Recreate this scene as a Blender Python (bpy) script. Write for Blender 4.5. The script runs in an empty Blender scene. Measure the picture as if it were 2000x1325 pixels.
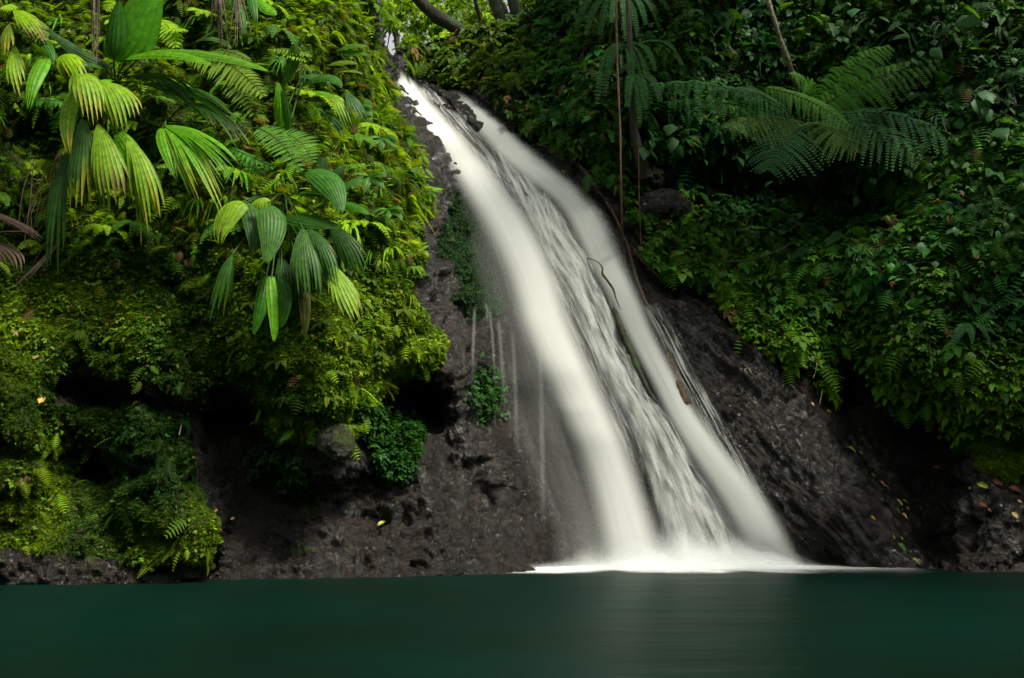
import bpy, math, random
import numpy as np
from mathutils import Vector
R = math.radians
rng = np.random.default_rng(7); random.seed(7)
scene = bpy.context.scene
col = scene.collection

# ------------------------------------------------------------------ camera maths (metres; water surface is z = 0)
PITCH, F, H = R(10), 1650.0, 1.1
cP, sP = math.cos(PITCH), math.sin(PITCH)
def P(px, py, Y):
    px = np.asarray(px, float); py = np.asarray(py, float); Y = np.asarray(Y, float)
    u = (px-1000)/F; v = (662.5-py)/F
    dy = cP - v*sP; dz = sP + v*cP
    k = Y/dy
    return np.stack([u*k, Y+0*k, H+dz*k], -1)
def proj(p):
    p = np.asarray(p, float); q = p-np.array([0, 0, H])
    f = q[..., 1]*cP+q[..., 2]*sP; up = -q[..., 1]*sP+q[..., 2]*cP
    return 1000+F*q[..., 0]/f, 662.5-F*up/f
def shoreY(py):
    v = (662.5-py)/F
    return -H*(cP-v*sP)/(sP+v*cP)

# ------------------------------------------------------------------ noise
_perm = np.random.default_rng(3).permutation(512)
_perm = np.concatenate([_perm, _perm, _perm])
_g = np.random.default_rng(4).normal(size=(512, 3)); _g /= np.linalg.norm(_g, axis=1)[:, None]
def noise(p):
    p = np.asarray(p, float); sh = p.shape[:-1]; p = p.reshape(-1, 3)
    i = np.floor(p).astype(int); f = p-i; i &= 511
    w = f*f*f*(f*(f*6-15)+10)
    out = np.zeros(len(p))
    for dx in (0, 1):
        for dy in (0, 1):
            for dz in (0, 1):
                h = _perm[(_perm[(_perm[(i[:, 0]+dx) & 511]+i[:, 1]+dy) & 511]+i[:, 2]+dz) & 511]
                d = f-np.array([dx, dy, dz])
                ww = (w[:, 0] if dx else 1-w[:, 0])*(w[:, 1] if dy else 1-w[:, 1])*(w[:, 2] if dz else 1-w[:, 2])
                out += ww*(_g[h]*d).sum(1)
    return (out*1.6).reshape(sh)
def fbm(p, o=4, lac=2.1, g=.5):
    a, s = 1., 0.; p = np.asarray(p, float)
    for k in range(o):
        s = s+a*noise(p+k*17.3); p = p*lac; a *= g
    return s
def sstep(a, b, x):
    t = np.clip((x-a)/(b-a), 0, 1); return t*t*(3-2*t)
def inpoly(px, py, poly):
    px = np.asarray(px, float); py = np.asarray(py, float)
    r = np.zeros(px.shape, bool); n = len(poly)
    for i in range(n):
        x1, y1 = poly[i]; x2, y2 = poly[(i+1) % n]
        if y1 == y2: continue
        c = ((y1 > py) != (y2 > py)) & (px < (x2-x1)*(py-y1)/(y2-y1)+x1)
        r ^= c
    return r

# ------------------------------------------------------------------ tagging / building
def tag(o, label=None, cat=None, group=None, kind=None):
    if label: o['label'] = label
    if cat: o['category'] = cat
    if group: o['group'] = group
    if kind: o['kind'] = kind
    return o
def empty(name, loc, label=None, cat=None, group=None):
    o = bpy.data.objects.new(name, None); col.objects.link(o); o.location = loc; o.empty_display_size = .1
    return tag(o, label, cat, group)
def mesh_obj(name, V, Fq, C=None, mat=None, parent=None, smooth=True, origin=None, uv=None):
    V = np.asarray(V, np.float32); Fq = np.asarray(Fq, np.int32)
    if parent is not None: V = V-np.array(parent.location, np.float32)
    elif origin is not None: V = V-np.asarray(origin, np.float32)
    k = Fq.shape[1]
    me = bpy.data.meshes.new(name)
    me.vertices.add(len(V)); me.vertices.foreach_set('co', V.ravel())
    me.loops.add(Fq.size); me.loops.foreach_set('vertex_index', Fq.ravel())
    me.polygons.add(len(Fq)); me.polygons.foreach_set('loop_start', np.arange(0, Fq.size, k, dtype=np.int32))
    me.polygons.foreach_set('loop_total', np.full(len(Fq), k, np.int32))
    if smooth: me.polygons.foreach_set('use_smooth', np.ones(len(Fq), bool))
    me.update(calc_edges=True)
    if C is not None:
        C = np.asarray(C, np.float32)
        if C.shape[1] == 3: C = np.concatenate([C, np.ones((len(C), 1), np.float32)], 1)
        a = me.color_attributes.new('Col', 'FLOAT_COLOR', 'POINT'); a.data.foreach_set('color', C.ravel())
    if uv is not None:
        l = me.uv_layers.new(name='UVMap'); l.data.foreach_set('uv', np.asarray(uv, np.float32)[Fq.ravel()].ravel())
    if mat: me.materials.append(mat)
    o = bpy.data.objects.new(name, me); col.objects.link(o)
    if parent is not None: o.parent = parent
    elif origin is not None: o.location = origin
    return o
class MB:
    def __init__(s): s.v = []; s.f = []; s.c = []; s.n = 0
    def add(s, V, Fq, C):
        V = np.asarray(V, float).reshape(-1, 3); C = np.asarray(C, float)
        if C.ndim == 1: C = np.tile(C, (len(V), 1))
        s.v.append(V); s.f.append(np.asarray(Fq)+s.n); s.c.append(C); s.n += len(V); return s
    def build(s, name, mat, parent=None, **k):
        return mesh_obj(name, np.concatenate(s.v), np.concatenate(s.f), np.concatenate(s.c), mat, parent, **k)
def gridF(nr, nc, wrap=False):
    i = np.arange(nr-1)[:, None]; j = np.arange(nc if wrap else nc-1)[None]
    j2 = (j+1) % nc
    return np.stack([i*nc+j, i*nc+j2, (i+1)*nc+j2, (i+1)*nc+j], -1).reshape(-1, 4)
def nz(v): 
    v = np.asarray(v, float); return v/np.maximum(np.linalg.norm(v, axis=-1, keepdims=True), 1e-9)

# ------------------------------------------------------------------ materials
def nodes(name):
    m = bpy.data.materials.new(name); m.use_nodes = True; nt = m.node_tree; nt.nodes.clear()
    out = nt.nodes.new('ShaderNodeOutputMaterial')
    def N(t, **k):
        n = nt.nodes.new(t)
        for a, b in k.items():
            if a.startswith('i_'):
                key = a[2:].replace('_', ' ')
                n.inputs[key].default_value = b
            else: setattr(n, a, b)
        return n
    def L(a, b): nt.links.new(a, b)
    return m, N, L, out
def ramp(N, stops, interp='LINEAR'):
    r = N('ShaderNodeValToRGB'); cr = r.color_ramp; cr.interpolation = interp
    while len(cr.elements) < len(stops): cr.elements.new(.5)
    for e, (p, c) in zip(cr.elements, stops):
        e.position = p; e.color = (c, c, c, 1) if isinstance(c, (int, float)) else (*c, 1)
    return r
def leaf_mat(name, rough=.42, trans=.35, bump=.0, scale=60, spec=.5):
    m, N, L, out = nodes(name)
    at = N('ShaderNodeAttribute', attribute_name='Col')
    tc = N('ShaderNodeTexCoord'); nz_ = N('ShaderNodeTexNoise', i_Scale=scale, i_Detail=3.0); L(tc.outputs['Object'], nz_.inputs['Vector'])
    r = ramp(N, [(.3, .7), (.7, 1.25)]); L(nz_.outputs['Fac'], r.inputs['Fac'])
    mx = N('ShaderNodeMix', data_type='RGBA', blend_type='MULTIPLY'); mx.inputs[0].default_value = 1
    L(at.outputs['Color'], mx.inputs[6]); L(r.outputs['Color'], mx.inputs[7])
    p = N('ShaderNodeBsdfPrincipled', i_Roughness=rough); p.inputs['Specular IOR Level'].default_value = spec*.32
    L(mx.outputs[2], p.inputs['Base Color'])
    t = N('ShaderNodeBsdfTranslucent')
    tm = N('ShaderNodeMix', data_type='RGBA', blend_type='MULTIPLY'); tm.inputs[0].default_value = 1; tm.inputs[7].default_value = (1.35, 1.25, .5, 1)
    L(mx.outputs[2], tm.inputs[6]); L(tm.outputs[2], t.inputs['Color'])
    ms = N('ShaderNodeMixShader'); ms.inputs[0].default_value = trans
    L(p.outputs[0], ms.inputs[1]); L(t.outputs[0], ms.inputs[2]); L(ms.outputs[0], out.inputs['Surface'])
    return m
M_leaf = leaf_mat('green_leaf', .5, .38); M_big = leaf_mat('pleated_leaf', .42, .48, scale=14); M_fern = leaf_mat('fern_leaf', .6, .4, spec=.35)
M_moss = leaf_mat('moss_tuft', .8, .3, spec=.2); M_dry = leaf_mat('dry_leaf', .6, .25, scale=30)
M_fallen = leaf_mat('fallen_leaf', .3, .1, scale=40)
M_canopy = leaf_mat('canopy_leaf', .5, .5)

def rock_mat(name):
    """wet dark basalt; attribute Col: R = moss cover, G = striation, B = brownness"""
    m, N, L, out = nodes(name)
    at = N('ShaderNodeAttribute', attribute_name='Col'); sp = N('ShaderNodeSeparateColor'); L(at.outputs['Color'], sp.inputs['Color'])
    tc = N('ShaderNodeTexCoord')
    def mapped(scale, rot=(0, 0, 0)):
        mp = N('ShaderNodeMapping'); mp.inputs['Scale'].default_value = scale; mp.inputs['Rotation'].default_value = rot
        L(tc.outputs['Object'], mp.inputs['Vector']); return mp.outputs[0]
    def nse(vec, s, d=6, rg=.6):
        n = N('ShaderNodeTexNoise', i_Scale=s, i_Detail=float(d)); n.inputs['Roughness'].default_value = rg; L(vec, n.inputs['Vector']); return n.outputs['Fac']
    o = mapped((1, 1, 1))
    big = nse(o, 1.1, 5); mid = nse(o, 5, 8, .7); fine = nse(o, 26, 6, .7)
    # striations run down the slope: rotate z towards the flow line, then stretch
    rt = N('ShaderNodeMapping'); rt.inputs['Rotation'].default_value = (0, R(38), 0); L(tc.outputs['Object'], rt.inputs['Vector'])
    mp2 = N('ShaderNodeMapping'); mp2.inputs['Scale'].default_value = (1, .4, .07); L(rt.outputs[0], mp2.inputs['Vector'])
    stri = nse(mp2.outputs[0], 11, 8, .75)
    # base colour
    rc = ramp(N, [(.38, (.0013, .0012, .001)), (.5, (.0075, .006, .0046)), (.66, (.040, .032, .024))]); L(mid, rc.inputs['Fac'])
    br = ramp(N, [(.34, (.004, .0025, .0016)), (.52, (.016, .0098, .0062)), (.72, (.046, .029, .018))]); L(mid, br.inputs['Fac'])
    mb = N('ShaderNodeMix', data_type='RGBA'); bm = N('ShaderNodeMath', operation='MULTIPLY')
    rb = ramp(N, [(.42, 0.), (.6, 1.)]); L(big, rb.inputs['Fac'])
    bmx = N('ShaderNodeMath', operation='ADD'); L(sp.outputs[2], bmx.inputs[0]); 
    hb = N('ShaderNodeMath', operation='MULTIPLY'); hb.inputs[1].default_value = .35; L(rb.outputs['Color'], hb.inputs[0]); L(hb.outputs[0], bmx.inputs[1]); bmx.use_clamp = True
    L(bmx.outputs[0], mb.inputs[0]); L(rc.outputs[0], mb.inputs[6]); L(br.outputs[0], mb.inputs[7])
    # striation bands multiply the base colour darker and lighter
    rs = ramp(N, [(.40, .22), (.62, 2.3)]); L(stri, rs.inputs['Fac'])
    ms = N('ShaderNodeMix', data_type='RGBA', blend_type='MULTIPLY'); L(sp.outputs[1], ms.inputs[0]); L(mb.outputs[2], ms.inputs[6]); L(rs.outputs[0], ms.inputs[7])
    # moss
    mc = ramp(N, [(.3, (.012, .020, .004)), (.5, (.035, .060, .008)), (.7, (.075, .11, .014))]); L(fine, mc.inputs['Fac'])
    mm = N('ShaderNodeMath', operation='MULTIPLY_ADD'); mm.inputs[1].default_value = 1.6; L(mid, mm.inputs[0]); 
    ma = N('ShaderNodeMath', operation='ADD'); L(sp.outputs[0], ma.inputs[0]); ma.inputs[1].default_value = -1.3; L(ma.outputs[0], mm.inputs[2])
    mr = ramp(N, [(.0, 0.), (.25, 1.)]); L(mm.outputs[0], mr.inputs['Fac'])
    mf = N('ShaderNodeMix', data_type='RGBA'); L(mr.outputs[0], mf.inputs[0]); L(ms.outputs[2], mf.inputs[6]); L(mc.outputs[0], mf.inputs[7])
    # bump
    va = N('ShaderNodeTexVoronoi', i_Scale=22.0); L(o, va.inputs['Vector'])
    h1 = N('ShaderNodeMath', operation='MULTIPLY_ADD'); L(mid, h1.inputs[0]); h1.inputs[1].default_value = 2.2; fk = N('ShaderNodeMath', operation='MULTIPLY'); L(fine, fk.inputs[0]); fk.inputs[1].default_value = .65; L(fk.outputs[0], h1.inputs[2])
    h1b = N('ShaderNodeMath', operation='MULTIPLY_ADD'); L(va.outputs['Distance'], h1b.inputs[0]); h1b.inputs[1].default_value = .18; L(h1.outputs[0], h1b.inputs[2])
    cv = N('ShaderNodeTexVoronoi', i_Scale=2.3, feature='DISTANCE_TO_EDGE'); cdm = N('ShaderNodeVectorMath', operation='MULTIPLY_ADD'); cdn = N('ShaderNodeTexNoise', i_Scale=1.7, i_Detail=5.0)
    L(o, cdn.inputs['Vector']); L(cdn.outputs['Color'], cdm.inputs[0]); cdm.inputs[1].default_value = (.9, .9, .9); L(o, cdm.inputs[2]); L(cdm.outputs[0], cv.inputs['Vector'])
    cr_ = ramp(N, [(0., 0.), (.05, 1.)]); L(cv.outputs['Distance'], cr_.inputs['Fac'])
    gl = nse(o, 75, 3, .6); h2 = N('ShaderNodeMath', operation='MULTIPLY_ADD'); L(gl, h2.inputs[0]); h2.inputs[1].default_value = .12; L(h1b.outputs[0], h2.inputs[2])
    h3 = N('ShaderNodeMath', operation='MULTIPLY_ADD'); L(cr_.outputs[0], h3.inputs[0]); h3.inputs[1].default_value = .45; L(h2.outputs[0], h3.inputs[2])
    sk = N('ShaderNodeMath', operation='MULTIPLY_ADD'); L(sp.outputs[1], sk.inputs[0]); sk.inputs[1].default_value = -.62; sk.inputs[2].default_value = 1.
    h1b = N('ShaderNodeMath', operation='MULTIPLY'); L(h3.outputs[0], h1b.inputs[0]); L(sk.outputs[0], h1b.inputs[1])
    hs = N('ShaderNodeMath', operation='MULTIPLY_ADD'); L(stri, hs.inputs[0]); 
    hk = N('ShaderNodeMath', operation='MULTIPLY'); L(sp.outputs[1], hk.inputs[0]); hk.inputs[1].default_value = 5.5; L(hk.outputs[0], hs.inputs[1]); L(h1b.outputs[0], hs.inputs[2])
    b = N('ShaderNodeBump', i_Strength=1.0, i_Distance=.085); L(hs.outputs[0], b.inputs['Height'])
    p = N('ShaderNodeBsdfPrincipled'); L(mf.outputs[2], p.inputs['Base Color']); L(b.outputs[0], p.inputs['Normal'])
    rr = ramp(N, [(.74, .16), (1.02, .55)]); rsum = N('ShaderNodeMath', operation='ADD'); L(mid, rsum.inputs[0]); L(big, rsum.inputs[1]); rsc = N('ShaderNodeMath', operation='MULTIPLY'); rsc.inputs[1].default_value = .85; L(rsum.outputs[0], rsc.inputs[0]); L(rsc.outputs[0], rr.inputs['Fac'])
    rm = N('ShaderNodeMix', data_type='FLOAT'); L(mr.outputs[0], rm.inputs[0]); L(rr.outputs[0], rm.inputs[2]); rm.inputs[3].default_value = .85
    L(rm.outputs[0], p.inputs['Roughness']); p.inputs['Specular IOR Level'].default_value = .30
    b2 = N('ShaderNodeBump', i_Strength=1.0, i_Distance=.10); cf = nse(o, 30, 6, .8); L(cf, b2.inputs['Height']); L(b.outputs[0], b2.inputs['Normal'])
    cwt = ramp(N, [(.80, 1.), (1.04, .15)]); L(rsc.outputs[0], cwt.inputs['Fac']); cwm = N('ShaderNodeMath', operation='MULTIPLY'); L(cwt.outputs[0], cwm.inputs[0])
    inv = N('ShaderNodeMath', operation='SUBTRACT'); inv.inputs[0].default_value = 1.; L(mr.outputs[0], inv.inputs[1]); L(inv.outputs[0], cwm.inputs[1])
    L(cwm.outputs[0], p.inputs['Coat Weight']); p.inputs['Coat Roughness'].default_value = .09; L(b2.outputs[0], p.inputs['Coat Normal'])
    L(p.outputs[0], out.inputs['Surface'])
    return m
M_rock = rock_mat('wet_basalt')

def bark_mat(name, c1, c2, moss=.5, scale=(8, 8, 2)):
    m, N, L, out = nodes(name)
    tc = N('ShaderNodeTexCoord'); mp = N('ShaderNodeMapping'); mp.inputs['Scale'].default_value = scale; L(tc.outputs['Object'], mp.inputs['Vector'])
    n = N('ShaderNodeTexNoise', i_Scale=3.0, i_Detail=8.0); L(mp.outputs[0], n.inputs['Vector'])
    r = ramp(N, [(.35, c1), (.65, c2)]); L(n.outputs['Fac'], r.inputs['Fac'])
    n2 = N('ShaderNodeTexNoise', i_Scale=4.0, i_Detail=6.0); L(tc.outputs['Object'], n2.inputs['Vector'])
    r2 = ramp(N, [(.62-moss*.3, 0.), (.72-moss*.3, 1.)]); L(n2.outputs['Fac'], r2.inputs['Fac'])
    mx = N('ShaderNodeMix', data_type='RGBA'); L(r2.outputs[0], mx.inputs[0]); L(r.outputs[0], mx.inputs[6]); mx.inputs[7].default_value = (.03, .055, .01, 1)
    b = N('ShaderNodeBump', i_Strength=.8, i_Distance=.03); L(n.outputs['Fac'], b.inputs['Height'])
    p = N('ShaderNodeBsdfPrincipled', i_Roughness=.75); L(mx.outputs[2], p.inputs['Base Color']); L(b.outputs[0], p.inputs['Normal'])
    L(p.outputs[0], out.inputs['Surface']); return m
M_bark = bark_mat('mossy_bark', (.02, .014, .01), (.07, .05, .035), .6)
M_barkpale = bark_mat('lichen_bark', (.05, .035, .02), (.30, .26, .18), .15, (12, 12, 5))
M_root = bark_mat('wet_root', (.012, .008, .005), (.10, .058, .02), .12, (6, 6, 6))
M_ridge = bark_mat('mossy_ridge', (.008, .007, .005), (.05, .034, .016), .55, (6, 6, 6))
M_vine = bark_mat('liana_bark', (.07, .03, .018), (.17, .08, .045), 0.0)
M_drybark = bark_mat('dry_root', (.10, .07, .045), (.25, .19, .12), 0.0)

# ------------------------------------------------------------------ cliff depth field (control points: photo px, photo py, distance Y)
SH = [(-700, 1150), (-200, 1148), (0, 1143), (200, 1140), (420, 1133), (600, 1130), (760, 1127), (900, 1124), (1020, 1118), (1120, 1108), (1300, 1104), (1500, 1104), (1600, 1106), (1750, 1112),
      (1850, 1114), (2000, 1116), (2300, 1120), (2700, 1130)]
CP = [(x, y, shoreY(y)) for x, y in SH]
CP += [(x, y+90, shoreY(y)-.05) for x, y in SH]
CP += [
 # left cliff
 (-600, 800, 9.3), (-600, 300, 9.6), (-600, -300, 11), (-200, 700, 9.7), (-200, 200, 10.2), (-100, -400, 11.5),
 (30, 1000, 10.1), (50, 850, 9.95), (30, 650, 10.1), (20, 450, 10.6), (0, 200, 10.9), (0, 0, 11.2),
 (120, 1060, 10.35), (150, 960, 10.85), (130, 850, 10.75), (160, 700, 10.35), (200, 560, 10.5), (200, 400, 10.8), (200, 150, 11.3), (250, -200, 12.2),
 (300, 1060, 10.2), (310, 950, 10.3), (290, 850, 10.45), (330, 740, 10.3), (330, 600, 10.5), (350, 450, 10.75), (380, 250, 11.1), (400, 50, 11.8), (500, -300, 13.4),
 (395, 1040, 10.25), (440, 1000, 11.1), (430, 880, 11.15), (450, 780, 11.0), (470, 1080, 10.9), (440, 660, 10.6),
 (560, 1050, 11.15), (560, 950, 11.2), (540, 860, 11.0), (520, 760, 10.5), (600, 700, 10.15), (620, 800, 10.35), (640, 880, 10.6), (600, 560, 10.3), (560, 400, 10.7), (560, 200, 11.4), (600, 50, 12.2),
 (700, 760, 10.6), (680, 600, 10.6), (700, 450, 11.0), (690, 280, 11.8), (700, 100, 12.8), (730, 0, 13.5), (735, -200, 14.5),
 (700, 1050, 11.2), (700, 950, 11.4), (780, 880, 11.7), (740, 830, 11.8), (780, 780, 12.2), (830, 820, 12.4), (800, 650, 11.3), (860, 700, 11.6), (790, 500, 11.3), (840, 500, 11.7), (830, 350, 12.2), (780, 250, 12.9), (748, 150, 14.4),
 (850, 1000, 11.5), (870, 900, 11.9), (900, 800, 12.0), (950, 880, 12.1), (950, 1000, 11.85), (1000, 1060, 11.9), (930, 700, 12.4), (880, 600, 12.2),
 # wall behind the main stream
 (885, 500, 13.4), (880, 400, 13.9), (870, 320, 14.5), (930, 600, 13.5), (990, 700, 13.6), (1000, 800, 13.6), (1040, 900, 13.3), (1060, 1000, 12.9), (1040, 1080, 12.45), (1010, 1000, 12.9),
 # fall slope
 (790, 165, 16.3), (850, 215, 15.9), (900, 320, 15.1), (960, 400, 14.7), (1010, 500, 14.35), (1060, 600, 14.1), (1110, 720, 13.7), (1170, 850, 13.3), (1230, 1000, 12.9),
 (900, 215, 16.0), (935, 255, 15.7), (880, 175, 16.5), (1000, 270, 15.7), (1060, 330, 15.2), (1130, 420, 14.7), (1180, 520, 14.3), (1230, 620, 14.0), (1290, 730, 13.6), (1350, 850, 13.2), (1420, 980, 12.8), (1490, 1060, 12.55),
 (1060, 420, 14.6), (1130, 560, 14.15), (1180, 700, 13.75), (1260, 850, 13.3), (1330, 1000, 12.85),
 # right slope
 (1340, 640, 13.9), (1420, 780, 13.3), (1520, 930, 12.7), (1600, 1040, 12.3), (1500, 760, 13.2), (1600, 880, 12.7), (1700, 1000, 12.3), (1620, 800, 13.3), (1700, 900, 12.9), (1780, 1030, 12.4),
 (1700, 800, 13.7), (1760, 860, 13.6), (1830, 960, 13.3), (1845, 1060, 12.8), (1660, 720, 14.0),
 (1880, 1080, 11.85), (1890, 990, 11.9), (1930, 930, 12.1), (2000, 1000, 11.7), (1860, 900, 12.7), (1990, 880, 12.1), (2200, 900, 11.3), (2600, 800, 10.6),
 # right vegetated wall
 (1050, 240, 15.6), (1120, 280, 15.0), (1200, 380, 14.6), (1260, 480, 14.3), (1330, 560, 14.1), (1450, 640, 13.7), (1560, 700, 13.4), (1640, 640, 13.5),
 (1000, 150, 16.0), (900, 140, 16.8), (820, 120, 17.6), (870, 95, 17.8), (980, 70, 17.2), (1080, 30, 16.6), (1090, -300, 17.2),
 (1150, 150, 15.1), (1250, 250, 14.6), (1350, 350, 14.8), (1350, 450, 14.7), (1450, 500, 14.3), (1550, 450, 14.3), (1550, 600, 13.7), (1400, 250, 14.8), (1500, 330, 15.0), (1650, 350, 14.4),
 (1300, 50, 15.2), (1500, 50, 15.2), (1650, 120, 14.6), (1750, 250, 13.8), (1800, 400, 13.1), (1750, 550, 12.8), (1800, 700, 12.4), (1850, 800, 12.4), (1950, 600, 12.0), (1960, 750, 11.9), (1950, 400, 12.4), (1950, 200, 13.0), (1850, 50, 13.8), (2000, -200, 14),
 (1500, -300, 16), (2300, 500, 11.3), (2300, 100, 12.3), (2650, 300, 11), (2500, -400, 13)]
CP = np.array(CP, float)
def _phi(a, b):
    return np.sqrt(((a[:, None]-b[None])**2).sum(-1)+25.0**2)
_K = _phi(CP[:, :2], CP[:, :2]); n_ = len(CP)
_A = np.zeros((n_+3, n_+3)); _A[:n_, :n_] = _K+np.eye(n_)*-6.0; _A[:n_, n_] = 1; _A[:n_, n_+1:] = CP[:, :2]/1000; _A[n_, :n_] = 1; _A[n_+1:, :n_] = CP[:, :2].T/1000
_w = np.linalg.solve(_A, np.concatenate([CP[:, 2], [0, 0, 0]]))
# hollows: px, py, rx, ry, angle, extra depth
DIPS = [(190, 765, 95, 28, 8, .6), (330, 800, 90, 18, 8, .35), (195, 915, 50, 30, 20, .65), (5, 872, 30, 34, 0, .7), (470, 805, 50, 48, 0, .6), (410, 850, 40, 40, 0, .25),
        (520, 850, 90, 18, 12, .25), (800, 775, 60, 40, 25, .8), (60, 470, 60, 60, 0, .5), (1280, 360, 60, 60, 0, .5), (1640, 760, 25, 45, -25, .7), (1560, 380, 180, 60, 10, .9), (1890, 890, 30, 18, 0, .3),
        (640, 190, 50, 60, 0, .4), (530, 300, 40, 60, 0, .5), (380, 130, 60, 60, 0, .4), (100, 280, 90, 70, 0, .6), (420, 1085, 12, 50, 25, .5)]
def depth(px, py):
    px = np.asarray(px, float); py = np.asarray(py, float); sh = np.broadcast(px, py).shape
    q = np.stack([np.broadcast_to(px, sh).ravel(), np.broadcast_to(py, sh).ravel()], -1)
    out = np.empty(len(q))
    for i in range(0, len(q), 20000):
        s = q[i:i+20000]
        d = _phi(s, CP[:, :2])@_w[:n_]+_w[n_]+s@_w[n_+1:]/1000
        for x, y, rx, ry, a, k in DIPS:
            ca, sa = math.cos(R(a)), math.sin(R(a)); dx = s[:, 0]-x; dy = s[:, 1]-y
            e = ((dx*ca+dy*sa)/rx)**2+((-dx*sa+dy*ca)/ry)**2
            d += k*np.exp(-e**1.3)
        out[i:i+20000] = d
    return out.reshape(sh)

# zones in photo pixels
Z_LEFT = [(-900, -900), (740, -900), (730, 60), (742, 118), (750, 175), (775, 245), (797, 294), (826, 304), (838, 360), (832, 420), (828, 500), (812, 560), (820, 600), (862, 640), (868, 700), (835, 730), (790, 725), (760, 745),
          (735, 770), (705, 800), (690, 850), (640, 880), (600, 870), (560, 850), (520, 820), (480, 770), (430, 800), (370, 800), (352, 860), (370, 930), (395, 1000), (408, 1080), (400, 1100), (300, 1105), (200, 1085), (100, 1075), (-900, 1075)]
Z_CAVE = [[(110, 725), (260, 735), (430, 800), (440, 835), (300, 802), (180, 800), (105, 790)], [(140, 890), (200, 875), (255, 930), (210, 955), (150, 940)], [(-30, 845), (22, 850), (28, 900), (-30, 915)]]
Z_P1 = [(690, 790), (760, 790), (825, 850), (805, 925), (740, 935), (712, 900), (690, 850)]
Z_P2 = [(480, 885), (540, 868), (605, 890), (622, 940), (560, 962), (500, 930)]
Z_RIGHT = [(780, 130), (790, 100), (870, 70), (960, 55), (1050, 10), (1060, -900), (2900, -900), (2900, 830), (2000, 830), (1860, 840), (1790, 815), (1740, 765), (1690, 700), (1655, 665), (1640, 740), (1612, 775), (1560, 725), (1500, 690), (1440, 640),
           (1385, 570), (1310, 530), (1265, 515), (1235, 440), (1180, 355), (1120, 300), (1045, 262), (1000, 232), (960, 195), (900, 165), (830, 150)]
Z_RMOSS = [(1870, 830), (2900, 830), (2900, 940), (1990, 930), (1900, 925), (1860, 890)]
Z_SLOPE = [(1180, 400), (1300, 535), (1440, 640), (1560, 725), (1640, 790), (1790, 950), (1850, 1140), (1000, 1140), (960, 700), (900, 300), (780, 150), (900, 165)]
Z_OPEN = [(742, -900), (742, 40), (762, 108), (790, 96), (860, 72), (930, 62), (985, 45), (1045, 5), (1060, -900)]
Z_WALLMOSS = [(872, 385), (905, 380), (975, 450), (1015, 560), (1015, 625), (930, 625), (885, 560), (862, 480)]
def warp(px, py, a=16, s=60):
    q = np.stack([px/s, py/s, np.zeros_like(px)], -1)
    return px+a*fbm(q, 3), py+a*fbm(q+31.7, 3)
def zone(px, py, poly, a=16):
    x, y = warp(px, py, a); return inpoly(x, y, poly)

gx = np.concatenate([np.arange(-900, -60, 24), np.arange(-60, 2060, 4.), np.arange(2060, 2900, 24)])
gy = np.concatenate([np.arange(-800, -60, 24), np.arange(-60, 1170, 4.)])
GX, GY = np.meshgrid(gx, gy)
base = depth(GX, GY)
PB = P(GX, GY, base)
def grid_normals(V):
    du = np.gradient(V, axis=1); dv = np.gradient(V, axis=0)
    n = nz(np.cross(dv, du)); n[n[..., 1] > 0] *= -1
    return n
NB = grid_normals(PB)
slope_m = inpoly(GX, GY, Z_SLOPE).astype(float)
n1 = fbm(PB*np.array([1, 1, 1])*.9, 3); n2 = fbm(PB*3.1, 4, g=.55); n3 = fbm(PB*9, 3)
# rotate for striations
sa_, ca_ = math.sin(R(38)), math.cos(R(38))
ST = np.stack([PB[..., 0]*ca_+PB[..., 2]*sa_, PB[..., 1]*.4, (-PB[..., 0]*sa_+PB[..., 2]*ca_)*.12], -1)
n4 = fbm(ST*5, 4, g=.6)
n5 = 1-2*np.abs(fbm(PB*np.array([1.3, 1.3, 2.2])+7, 4))
disp = .16*n1+.08*n2+.04*n3-.05*np.abs(n2)+.07*np.clip(n5, -1, 1)
disp_s = .08*n1+.04*n2+.085*n4+.016*n3
disp = disp*(1-slope_m)+disp_s*slope_m
fall_m = sstep(0, 1, np.clip(1-np.abs(GX-(760+.42*(GY-130)+60))/120, 0, 1))
PB2 = PB+NB*disp[..., None]
NB2 = grid_normals(PB2)
moss = zone(GX, GY, Z_LEFT).astype(float)*.95
for z in Z_CAVE: moss[inpoly(GX, GY, z)] = .35
moss = np.maximum(moss, zone(GX, GY, Z_P1)*.8); moss = np.maximum(moss, zone(GX, GY, Z_P2)*.8)
moss = np.maximum(moss, zone(GX, GY, Z_RIGHT)*.75); moss = np.maximum(moss, zone(GX, GY, Z_RMOSS, 25)*.85)
moss = np.maximum(moss, zone(GX, GY, Z_WALLMOSS)*.75)
moss = np.maximum(moss, .62*np.exp(-(((GX-600)/70)**2+((GY-1075)/22)**2))); moss = np.maximum(moss, .66*np.exp(-(((GX-600)/60)**2+((GY-985)/40)**2)))
moss = np.maximum(moss, np.where((GX < 420) & (GY > 1070), .35+.25*fbm(PB*2, 2), 0))
brown = np.zeros_like(GX)
for x, y, rx, ry, k in [(870, 620, 45, 80, .9), (120, 1110, 160, 30, .8), (380, 1120, 60, 25, .8), (690, 1060, 60, 110, .8), (650, 970, 15, 60, .9), (1560, 800, 160, 100, .45), (1320, 600, 60, 60, .8), (960, 850, 60, 50, .4)]:
    brown = np.maximum(brown, k*np.exp(-(((GX-x)/rx)**2+((GY-y)/ry)**2)))
stri = slope_m*np.clip((GX-(1150+(GY-400)*.35))/80, .25, 1)
CG = np.stack([np.clip(moss, 0, 1), stri, brown], -1)

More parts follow.
